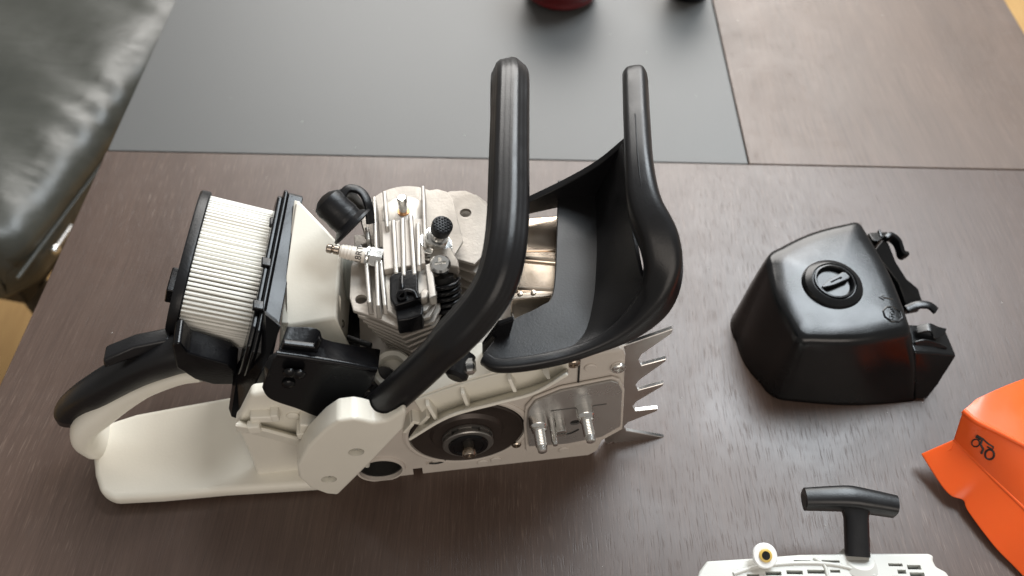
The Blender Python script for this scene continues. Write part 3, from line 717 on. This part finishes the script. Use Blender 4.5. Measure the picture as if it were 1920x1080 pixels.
# ---- black mount block on the head
mb = SZ([(732, 530), (740, 524), (778, 516), (784, 522), (786, 556), (792, 570), (770, 578), (742, 586), (733, 572)], ZT + .004)
mbo = prism('mount_block', mb, (0, 0, .007), 'black', saw, .0012)
lathe('block_socket', [(.0034, 0), (.0034, .004), (.0030, .0045), (.0018, .0045), (.0018, .001), (.0001, .001)], S(754, 556, z=ZT + .010), (0, -.4, .9), 'black', mbo, 24)
tube('block_rib', [S(754, 520, z=ZT + .012), S(754, 536, z=ZT + .013), S(754, 548, z=ZT + .012)], rnd(.0017), 'black', mbo, n=10)
tube('block_rib', [S(745, 556, z=ZT + .012), S(760, 545, z=ZT + .013), S(776, 548, z=ZT + .012), S(782, 560, z=ZT + .011)], rnd(.0014), 'black', mbo, n=10)
prism('block_skirt', SZ([(741, 578), (788, 562), (794, 575), (792, 590), (768, 597), (745, 600)], ZT + .006), (0, -.004, -.010), 'black', mbo, .001)
prism('cast_nub', SZ([(788, 560), (796, 552), (806, 556), (802, 570), (790, 574)], ZT + .003), (0, 0, .007), 'alu', saw, .0012)

# ---- spring mount with zinc screw
br = prism('spring_bracket', SZ([(806, 500), (812, 484), (846, 477), (860, 502), (862, 516), (838, 512), (810, 528)], ZT - .001), (0, 0, .008), 'alu', saw, .0014)
screw('spring_screw', S(826, 499, z=ZT + .008), (0, -.25, 1), .0068, br, 'zinc', .005)
a0 = S(830, 526, z=.147); a1 = S(841, 628, z=.112)
ax, u1, v1 = frame(a1 - a0); LS = (a1 - a0).length; NT = 9.5
hel = [a0 + ax * (LS * t) + (u1 * math.cos(t * NT * 2 * math.pi) + v1 * math.sin(t * NT * 2 * math.pi)) * .0104 for t in [i / 260 for i in range(261)]]
tube('coil_spring', hel, rnd(.0018), 'black', br, n=8, smooth=False)
lathe('spring_core', [(.0076, -.004), (.0076, LS)], a0, ax, 'dark', br, 24)

# ---- muffler
MZ = .132
mf = prism('muffler', SZ([(984, 405), (1120, 395), (1120, 500), (972, 486)], MZ), (0, 0, -.05), 'chrome', saw, .004, 4)
prism('muffler_fold', SZ([(972, 484), (1100, 480), (1100, 552), (960, 545)], MZ - .003), (0, 0, -.045), 'chrome', mf, .004, 4)
tube('muffler_seam', [S(976, 470, z=MZ), S(1060, 468, z=MZ + .0005)], rnd(.0012), 'chrome', mf, n=8)
prism('muffler_guard', SZ([(958, 549), (1060, 541), (1060, 554), (958, 562)], MZ - .004), (0, 0, -.02), 'nickel', mf, .001)
prism('muffler_shield', SZ([(956, 572), (1060, 560), (1060, 640), (956, 606)], MZ - .018), (0, 0, -.03), 'zinc', mf, .003, 3)
for q in ((975, 551), (1000, 549)): lathe('rivet', [(.002, 0), (.0016, .0012), (.0001, .0014)], S(*q, z=MZ - .0038), UP, 'nickel', mf, 14)

# ---- front handlebar
hb = [S(690, 786, y=-.004), S(742, 738, y=-.006), S(800, 684, y=-.006), S(852, 632, y=-.004), S(893, 588, y=.001), S(926, 540, y=.008), S(945, 480, y=.022), S(953, 405, z=.2215), S(955, 305, z=.2255), S(957, 205, z=.2275), S(958, 152, z=.2265)]
e = hb[-1]
hb += [e + Vector((.001, .016, -.010)), e + Vector((.001, .021, -.035)), e + Vector((.0, .021, -.12)), e + Vector((-.01, .018, -.19))]
def hsec(t, f):
    r = .0110
    if t > .17: r = .0110 + .0013 * min(1, (t - .17) / .03)
    g = 1 + .024 * min(1, max(0, (t - .16) / .06)) * max(-1, min(1, 2.4 * math.cos(7 * f + .6)))
    return (r * g * math.cos(f), r * g * math.sin(f))
tube('handlebar', hb, hsec, 'black_soft', saw, k=12, n=84, ang=30)
# cream boot that clamps the bar
BY = -.0225
boot = prism('handle_boot', SY([(610, 806), (634, 790), (664, 786), (682, 789), (700, 794), (724, 790), (744, 778), (757, 768), (763, 774), (757, 804), (700, 864), (634, 929), (612, 927), (582, 916), (560, 896), (557, 874), (578, 838)], BY), (0, .017, 0), 'cream', saw, .0055, 5)
cutr = []
for q in ((668, 848), (617, 899)):
    cutr.append(cyl(S(*q, y=BY), Vector((0, -1, .15)), .0052, .014, 28))
tdir = (hb[1] - hb[0]).normalized()
cutr.append(cyl(hb[0] + tdir * .028, tdir, .0122, .050, 40))
cut(boot, cutr)
for q in ((668, 848), (617, 899)): screw('boot_screw', S(*q, y=BY) + Vector((0, .0055, 0)), NY, .0048, boot, 'zinc')
hn = Vector((.45, -.85, -.1)); hn = (hn - tdir * (hn @ tdir)).normalized()
lathe('bar_hole', [(.0040, -.002), (.0040, .0006), (.0001, .0006)], hb[0].lerp(hb[1], .62) + hn * .0106, hn, 'dark', saw, 20)
# pivot hardware between handlebar and guard
lathe('pivot_nut', [(.0042, -.004), (.0042, .003), (.003, .0045), (.0001, .005)], S(880, 688, y=-.003), NY, 'zinc', saw, 6)
lathe('pivot_bush', [(.0075, -.012), (.0075, .003), (.005, .005), (.0001, .005)], S(858, 696, y=-.003), Vector((-.5, -1, -.2)), 'rubber', saw, 24)
prism('pivot_bracket', SY([(905, 690), (905, 650), (935, 610), (965, 600), (940, 690)], .012), (0, .004, 0), 'black', saw, .001)

# ---- hand guard
guard = bpy.data.objects.new('hand_guard', None)
rim = [S(908, 672, z=.147), S(935, 685, z=.147), S(1000, 680, z=.148), S(1085, 660, z=.150), S(1165, 624, z=.158), S(1222, 572, z=.172), S(1243, 515, z=.188), S(1236, 455, z=.203), S(1210, 390, z=.214), S(1200, 320, z=.220), S(1195, 240, z=.222), S(1191, 142, z=.221)]
def rsec(t, f):
    g_ = max(0, min(1, (t - .22) / .2)); g_ = g_ * g_ * (3 - 2 * g_)
    wd = .0042 + .0042 * g_ + .0036 * math.exp(-((t - .52) / .12) ** 2)
    hh = .0042 + .0078 * g_
    if t > .985: wd *= 1 - (t - .985) * 10; hh *= 1 - (t - .985) * 18
    return sq(wd, hh, .62)(t, f)
gr = tube('hand_guard', rim, rsec, 'black_soft', saw, k=9, n=28, up=(-.25, 0, 1))
bpy.data.objects.remove(guard)
seam = [p + Vector((-.25, 0, 1)).normalized() * .0121 for p in rim[7:]]
tube('mould_seam', seam[:-1], rnd(.00045), 'black_soft', gr, k=8, n=6)
cut(gr, [boxd(rim[-1] + Vector((.0062, -.022, .008)), (.0024, .026, .016), Matrix.Rotation(R(3), 3, 'Z'))])
I_ = [S(906, 664, z=.150), S(955, 606, z=.150), S(1010, 577, z=.150), S(1036, 550, z=.150), S(1043, 445, z=.150), S(1046, 340, z=.150)]
K_ = [S(930, 690, z=.149), S(1035, 674, z=.149), S(1094, 632, z=.149), S(1114, 565, z=.149), S(1121, 450, z=.149), S(1116, 342, z=.149)]
strip('guard_ledge', I_, K_, 'black_soft', gr, .003, k=8)
W0 = [S(1036, 672, z=.1485), S(1092, 634, z=.149), S(1114, 565, z=.149), S(1120, 500, z=.149), S(1121, 420, z=.149), S(1116, 342, z=.149)]
W1 = [S(1104, 656, z=.151), S(1178, 616, z=.160), S(1214, 562, z=.178), S(1200, 495, z=.186), S(1184, 400, z=.194), S(1170, 270, z=.204)]
strip('guard_web', W0, W1, 'black_soft', gr, .003, k=8, mid=3)
strip('guard_far_arm', [S(1172, 262, z=.204), S(1120, 305, z=.185), S(1060, 340, z=.168), S(990, 374, z=.155)], [S(1158, 380, z=.140), S(1112, 378, z=.140), S(1050, 384, z=.140), S(985, 398, z=.140)], 'black_soft', gr, .005, k=6)

# ================================================================ black cylinder cover on the table
CO = Vector((.262, .42, 0))
cover = thing('cylinder_cover', 'glossy black plastic engine cover with round twist knob, lying on the table', 'cover', CO)
HC = .068
topc = [G(1431, 477, HC - .004) - CO, G(1609, 416, HC - .006) - CO, G(1709, 628, HC - .006) - CO, G(1493, 645, HC - .004) - CO]
botc = [G(1362, 556, .026) - CO, G(1640, 432, .034) - CO, G(1729, 752, .002) - CO, G(1446, 750, .002) - CO]
def rpoly(c, rad, n=8, bow=.0035):
    """rounded quad, rad per corner"""
    out = []
    for i in range(4):
        p, a, b = c[i], c[i - 1], c[(i + 1) % 4]
        d1 = (a - p).normalized(); d2 = (b - p).normalized(); r = rad[i]
        A = p + d1 * r; B = p + d2 * r
        for k in range(n + 1):
            t = k / n; out.append(A * (1 - t) ** 2 + p * 2 * t * (1 - t) + B * t * t)
        # straight edge points
        nx, na, nb = b, c[i], c[(i + 2) % 4]
        e1 = B; e2 = nx + (p - nx).normalized() * rad[(i + 1) % 4]
        ov = (e2 - e1).normalized(); ov = Vector((ov.y, -ov.x, 0)); mid_ = sum(c, Vector()) / 4
        if ov @ (e1.lerp(e2, .5) - mid_) < 0: ov = -ov
        for k in range(1, 10): out.append(e1.lerp(e2, k / 10) + ov * bow * math.sin(math.pi * k / 10))
    return out
def lvl(t, z, bulge=0.0, rad=None):
    c = [Vector((botc[i].x * (1 - t) + topc[i].x * t, botc[i].y * (1 - t) + topc[i].y * t, 0)) for i in range(4)]
    r_ = rpoly(c, rad)
    cc = sum(c, Vector()) / 4
    out = []
    n_ = len(r_)
    for p_ in r_:
        q_ = cc + (p_ - cc) * (1 + bulge); out.append(Vector((q_.x, q_.y, z)))
    return out
Rb = [.030, .020, .012, .016]; Rt = [.014, .010, .008, .012]
def rad(t): return [a * (1 - t) + b * t for a, b in zip(Rb, Rt)]
rg = [lvl(0, .0005, .0, rad(0)), lvl(.08, .004, .004, rad(.05)), lvl(.28, .018, .012, rad(.2)), lvl(.55, .036, .022, rad(.45)), lvl(.82, .052, .022, rad(.75)), lvl(.95, .0605, .015, rad(.9)), lvl(1.0, .0645, .0, rad(1))]
ctr = sum(topc, Vector()) / 4
ed = rg[-1]
for s_, dz in ((.965, .0022), (.90, .0034), (.75, .0042), (.5, .0048), (.25, .0051)):
    rg.append([Vector((ctr.x + (p_.x - ctr.x) * s_, ctr.y + (p_.y - ctr.y) * s_, .0645 + dz)) for p_ in ed])
n_ = len(rg[0]); V = [p_ for r_ in rg for p_ in r_] + [Vector((ctr.x, ctr.y, .0645 + .0052))]
Fc = [(i * n_ + k, i * n_ + (k + 1) % n_, (i + 1) * n_ + (k + 1) % n_, (i + 1) * n_ + k) for i in range(len(rg) - 1) for k in range(n_)]
Fc += [((len(rg) - 1) * n_ + k, (len(rg) - 1) * n_ + (k + 1) % n_, len(V) - 1) for k in range(n_)]
shell = mk('shell', V, Fc, 'cover_black', cover, ang=80, solid=.0022, soff=-1)
# knob
kc = G(1562, 533, .0705) - CO; kax = Vector((.03, -.05, 1)).normalized()
kn = lathe('knob', [(.0238, -.004), (.0236, -.001), (.0220, .0020), (.0182, .0042), (.0172, .0044), (.0164, .0030), (.0160, .0030), (.0156, .0048), (.0144, .0050), (.0134, .0036), (.0124, .0006), (.0001, .0004)], kc, kax, 'cover_black', cover, 56, 30)
ka, ku, kv = frame(kax)
th = R(30); bd = Vector((math.cos(th), math.sin(th), 0)); bd = (bd - kax * (bd @ kax)).normalized(); bn = kax.cross(bd)
bar_ = prism('knob_bar', [kc + kax * .0006 + bd * x + bn * y for x, y in ((-.0130, -.0008), (-.0130, .0008), (-.004, .0030), (.011, .0038), (.0130, .0022), (.0130, -.0022), (.011, -.0038), (-.004, -.0030))], kax * .0046, 'cover_black', kn, .0008)
cut(bar_, [boxd(kc + kax * .0056 + bd * .001, (.011, .0018, .004), Matrix((bd, bn, kax)).transposed())])
# embossed stop sign and arrow
def surf_z(x, y):
    best = min(((p_.x - x) ** 2 + (p_.y - y) ** 2, p_.z) for r_ in rg[-6:] for p_ in r_)
    return best[1]
oc = G(1673, 590, .068) - CO
tdv = Vector((math.cos(R(-68)), math.sin(R(-68)), 0))
pts8 = [oc + Vector((math.cos(k * math.pi / 4 + .39), math.sin(k * math.pi / 4 + .39), 0)) * .0072 for k in range(9)]
slope = Vector((.05, -.03, 0))
def on_surf(p_):
    # height of the domed top near the right edge
    e_ = max(0, min(1, ((p_ - ctr).xy.length) / .06))
    return p_
from mathutils.bvhtree import BVHTree
bm = bmesh.new(); bm.from_mesh(shell.data); bv = BVHTree.FromBMesh(bm)
def drop(x, y):
    h_ = bv.ray_cast(Vector((x, y, .2)), Vector((0, 0, -1)))
    return h_[0].z if h_[0] is not None else .066
tube('stop_outline', [Vector((p_.x, p_.y, drop(p_.x, p_.y) + .0002)) for p_ in pts8], rnd(.0007), 'cover_black', shell, n=6, smooth=False)
tm = text_mesh('STOP', .0052, .0006)
for v in tm.vertices:
    p_ = oc + Matrix.Rotation(R(68), 3, 'Z') @ Vector((v.co.x, v.co.y, 0)); v.co = Vector((p_.x, p_.y, drop(p_.x, p_.y) + v.co.z + .0002))
link('stop_lettering', tm, 'cover_black', shell)
ac = G(1661, 560, .068) - CO
aw = [Vector((-.0035, .0, 0)), Vector((.0035, 0, 0))]
tube('arrow_mark', [Vector((p_.x, p_.y, drop(p_.x, p_.y) + .0002)) for p_ in (ac + Vector((.005, -.0006, 0)), ac + Vector((-.005, .0006, 0)))], rnd(.0007), 'cover_black', shell, n=6, smooth=False)
tube('arrow_mark', [Vector((p_.x, p_.y, drop(p_.x, p_.y) + .0002)) for p_ in (ac + Vector((-.002, .003, 0)), ac + Vector((-.005, .0006, 0)), ac + Vector((-.002, -.002, 0)))], rnd(.0007), 'cover_black', shell, n=6, smooth=False)
bm.free()
# clips along the right edge
def GC(x, y, z): return G(x, y, z) - CO
arm = [GC(1638, 470, .054), GC(1655, 448, .056), GC(1667, 455, .055), GC(1680, 490, .050), GC(1700, 522, .044), GC(1722, 540, .036), GC(1732, 570, .030), GC(1700, 576, .030), GC(1684, 530, .04)]
prism('clip_arm', arm, (0, 0, -.012), 'cover_black', cover, .0014)
tube('clip_hook', [GC(1659, 450, .056), GC(1668, 444, .056), GC(1682, 455, .053), GC(1690, 476, .048), GC(1697, 480, .046)], sq(.0022, .0045), 'cover_black', cover, n=12, up=(0, 0, 1))
prism('clip_bracket', [GC(1628, 436, .050), GC(1664, 434, .050), GC(1668, 440, .050), GC(1648, 452, .052), GC(1636, 450, .052)], (0, 0, -.016), 'cover_black', cover, .001)
box('bracket_rib', GC(1650, 439, .0505), (.002, .008, .003), 'cover_black', cover, .0004)
tube('clip_tongue', [GC(1700, 580, .034), GC(1722, 572, .036), GC(1742, 573, .036), GC(1755, 583, .034)], sq(.0035, .0016), 'cover_black', cover, n=12, up=(0, 0, 1))
nf = [GC(1714, 660, .044), GC(1752, 662, .042), GC(1794, 667, .036), GC(1776, 696, .024), GC(1757, 718, .013), GC(1739, 749, .002), GC(1716, 749, .002)]
prism('side_scoop', nf, (-.002, .026, .001), 'cover_black', cover, .0016, 3)
strip('scoop_lip', [GC(1714, 640, .046), GC(1735, 636, .047), GC(1758, 642, .044), GC(1776, 650, .040)], [GC(1716, 650, .042), GC(1735, 648, .042), GC(1756, 652, .040), GC(1774, 654, .038)], 'cover_black', cover, .002)
strip('scoop_band', [GC(1718, 612, .047), GC(1742, 607, .049), GC(1758, 613, .047), GC(1774, 617, .045)], [GC(1720, 626, .047), GC(1744, 622, .050), GC(1752, 636, .047), GC(1770, 628, .045)], 'cover_black', cover, .002)

# ================================================================ orange side cover
OO = Vector((.37, .28, 0))
oc_ = thing('orange_cover', 'bright orange plastic side cover with saw pictogram at the right edge', 'cover', OO)
def GO(x, y, z): return G(x, y, z) - OO
ZC = .050
rail_t = [GO(1806, 770, ZC), GO(1830, 790, ZC), GO(1870, 810, ZC), GO(1920, 836, ZC), GO(1975, 866, ZC), GO(2060, 912, ZC)]
far_t = [GO(1829, 752, ZC), GO(1845, 742, ZC + .002), GO(1880, 726, ZC + .002), GO(1920, 711, ZC), GO(1985, 690, ZC - .006), GO(2070, 690, ZC - .014)]
low_c = [GO(1789, 824, .026), GO(1815, 850, .026), GO(1860, 895, .026), GO(1920, 953, .026), GO(1965, 1000, .026), GO(2030, 1070, .026)]
flan = [GO(1727, 851, .0125), GO(1765, 911, .006), GO(1808, 940, .006), GO(1862, 1022, .004), GO(1905, 1066, .003), GO(1965, 1130, .002)]
SH = strip('top_face', far_t, rail_t, 'orange', oc_, .0025, k=8, mid=2)
strip('side_face', rail_t, low_c, 'orange', oc_, .0025, k=8, mid=2)
# lower flange follows a wavy outline
lowU = [GO(1789, 824, .026), GO(1800, 836, .026), GO(1815, 850, .026), GO(1838, 873, .026), GO(1860, 895, .026), GO(1890, 924, .026), GO(1920, 953, .026), GO(1965, 1000, .026), GO(2030, 1070, .026)]
fl2 = [GO(1727, 851, .012), GO(1745, 880, .010), GO(1767, 913, .008), GO(1784, 930, .008), GO(1806, 938, .008), GO(1816, 960, .006), GO(1864, 1024, .004), GO(1905, 1066, .003), GO(1965, 1130, .002)]
strip('flange', lowU, fl2, 'orange', oc_, .0025, k=6, mid=2)
tube('crease', low_c, rnd(.0018), 'orange', oc_, k=8, n=10)
tube('crease', rail_t, rnd(.0022), 'orange', oc_, k=8, n=10)
prism('corner_web', [GO(1727, 851, .012), GO(1770, 849, .020), GO(1784, 841, .024), GO(1790, 824, .027)], (0.002, -.001, -.0022), 'orange', oc_)
prism('end_wall', [GO(1789, 824, .026), GO(1806, 770, ZC), GO(1829, 752, ZC), GO(1836, 790, .02)], (.002, 0, -.001), 'orange', oc_)
# saw pictogram, drawn with thin raised lines on the side face
sf = [o for o in oc_.children if o.name.startswith('side_face')][0]
bm = bmesh.new(); bm.from_mesh(sf.data); bvf = BVHTree.FromBMesh(bm); bm.free()
def on_face(x, y):
    d_ = ray(x, y); h_ = bvf.ray_cast(CAM - OO, d_)
    n_f = h_[1] if h_[1] @ d_ < 0 else -h_[1]
    return h_[0] + n_f * .0014
def pic(pts, wdt=.0006, close=False):
    P_ = [on_face(*q) for q in pts]
    if close: P_.append(P_[0])
    tube('pictogram', P_, rnd(wdt), 'ink', oc_, n=6, smooth=False)
def oz(x, y): return (1280 + x / 2.842, 700 + y / 2.842)
pic([oz(1565 + 20 * math.cos(t), 368 + 20 * math.sin(t)) for t in [k * .4 for k in range(16)]], .0005, True)
pic([oz(1638 + 24 * math.cos(t), 430 + 26 * math.sin(t)) for t in [k * .4 for k in range(16)]], .0007, True)
pic([oz(1568, 326), oz(1600, 345), oz(1590, 375), oz(1605, 400), oz(1596, 425)], .0008)
pic([oz(1600, 345), oz(1630, 372), oz(1658, 390), oz(1655, 405), oz(1625, 388)], .0006)
pic([oz(1590, 350), oz(1580, 340), oz(1566, 334)], .0009)

# ================================================================ recoil starter
SO = Vector((.21, .16, 0))
st = thing('recoil_starter', 'off white recoil starter housing with black T pull handle at the bottom edge', 'starter', SO)
def GS(x, y, z): return G(x, y, z) - SO
ZS = .040
out = [GS(1302, 1100, ZS), GS(1312, 1070, ZS), GS(1326, 1051, ZS), GS(1410, 1046, ZS), GS(1500, 1039, ZS), GS(1640, 1037, ZS), GS(1742, 1037, ZS), GS(1752, 1042, ZS), GS(1750, 1050, ZS), GS(1756, 1062, ZS), GS(1775, 1072, ZS), GS(1800, 1110, ZS), GS(1820, 1200, ZS), GS(1780, 1300, ZS), GS(1640, 1370, ZS), GS(1440, 1370, ZS), GS(1310, 1290, ZS), GS(1285, 1180, ZS)]
hs = prism('housing', [Vector((p_.x, p_.y, .004)) for p_ in out], (0, 0, ZS - .004), 'grey_white', st, .003, 3)
cutr = []
def slot(x0, y0, x1, y1):
    a1_, b1_ = GS(x0, y0, ZS), GS(x1, y1, ZS)
    cutr.append(boxd(((a1_.x + b1_.x) / 2, (a1_.y + b1_.y) / 2, ZS), (abs(b1_.x - a1_.x), abs(b1_.y - a1_.y), .06)))
for x0, y0, x1, y1 in ((1665, 1056, 1693, 1062), (1700, 1059, 1728, 1068), (1682, 1068, 1700, 1076), (1705, 1073, 1735, 1082), (1672, 1080, 1700, 1090),
                       (1435, 1071, 1466, 1079), (1474, 1069, 1506, 1077), (1513, 1068, 1548, 1076), (1556, 1068, 1576, 1074), (1400, 1076, 1425, 1084), (1488, 1050, 1520, 1053), (1540, 1050, 1575, 1055)):
    slot(x0, y0, x1, y1)
cut(hs, cutr)
tube('raised_rib', [GS(1375, 1076, ZS), GS(1425, 1062, ZS), GS(1500, 1056, ZS), GS(1570, 1060, ZS), GS(1640, 1080, ZS)], rnd(.0014), 'grey_white', hs, n=8)
tube('raised_rib', [GS(1525, 1046, ZS), GS(1545, 1060, ZS), GS(1553, 1085, ZS)], rnd(.0012), 'grey_white', hs, n=8)
lathe('rope_guide', [(.016, -.010), (.013, .001), (.009, .004), (.006, .004), (.0001, .004)], GS(1610, 1056, ZS - .004), (0, .35, 1), 'grey_white', hs, 32)
ey = lathe('eyelet', [(.0078, 0), (.0080, .0005), (.0080, .0025), (.0074, .0032), (.0040, .0032)], GS(1432, 1042, ZS + .006), (.05, -.35, 1), 'white', st, 40)
lathe('eyelet_ring', [(.0042, .0025), (.0042, .0040), (.0034, .0044), (.0026, .0044), (.0026, .001), (.0001, .001)], GS(1432, 1042, ZS + .006), (.05, -.35, 1), 'yellow', ey, 32)
lathe('eyelet_bore', [(.0027, .0046), (.0001, .0046)], GS(1432, 1042, ZS + .006), (.05, -.35, 1), 'dark', ey, 24)
# T handle
ZH = .052
c0 = GS(1608, 1044, .040); c1 = GS(1604, 950, ZH)
tl = GS(1508, 936, ZH); tr = GS(1677, 950, ZH)
def tsec(t, f):
    k = abs(t - .5) * 2
    return sq(.0080 - .0012 * k, .0084 - .0008 * k, .68)(t, f)
hd = tube('pull_handle', [tl, tl.lerp(tr, .25) + Vector((0, .0012, .001)), tl.lerp(tr, .5) + Vector((0, .0022, .0015)), tl.lerp(tr, .75) + Vector((0, .0012, .001)), tr], tsec, 'black_soft', st, k=8, n=24, up=(0, 0, 1), capround=0)
def stsec(t, f):
    a = .0078 + .004 * max(0, (t - .72) / .28) ** 2
    return sq(a, .0056, .7)(t, f)
tube('handle_stem', [c0, c0.lerp(c1, .4), c0.lerp(c1, .8), c1 + Vector((0, .001, 0))], stsec, 'black_soft', hd, k=6, n=24, up=(0, 0, 1))
tdirn = (tl - tr).normalized()
lathe('hollow_bore', [(.0056, -.001), (.0056, .0002), (.0001, .0002)], tl + tdirn * .0001, tdirn, 'dark', hd, 8)
lathe('rope_knot', [(.0034, -.003), (.0036, 0), (.0026, .0022), (.0001, .003)], GS(1612, 922, ZH + .003), (0, .6, .8), 'white', hd, 18)

# ================================================================ loose dust on the table
V = []; Fc = []
for _ in range(46):
    x, y = random.uniform(-.36, .55), random.uniform(.2, .9)
    r_ = random.uniform(.0002, .0005); a = random.uniform(0, 3); k = len(V)
    for i in range(5):
        t = a + i * 2 * math.pi / 5; V.append((x + r_ * math.cos(t) * random.uniform(.6, 1.6), y + r_ * math.sin(t), .0001))
    V.append((x, y, .0006)); Fc += [(k + i, k + (i + 1) % 5, k + 5) for i in range(5)]
du = mk('dust', V, Fc, 'pleat', None); du['kind'] = 'stuff'; du['label'] = 'pale specks of dust scattered over the dark table'; du['category'] = 'dust'
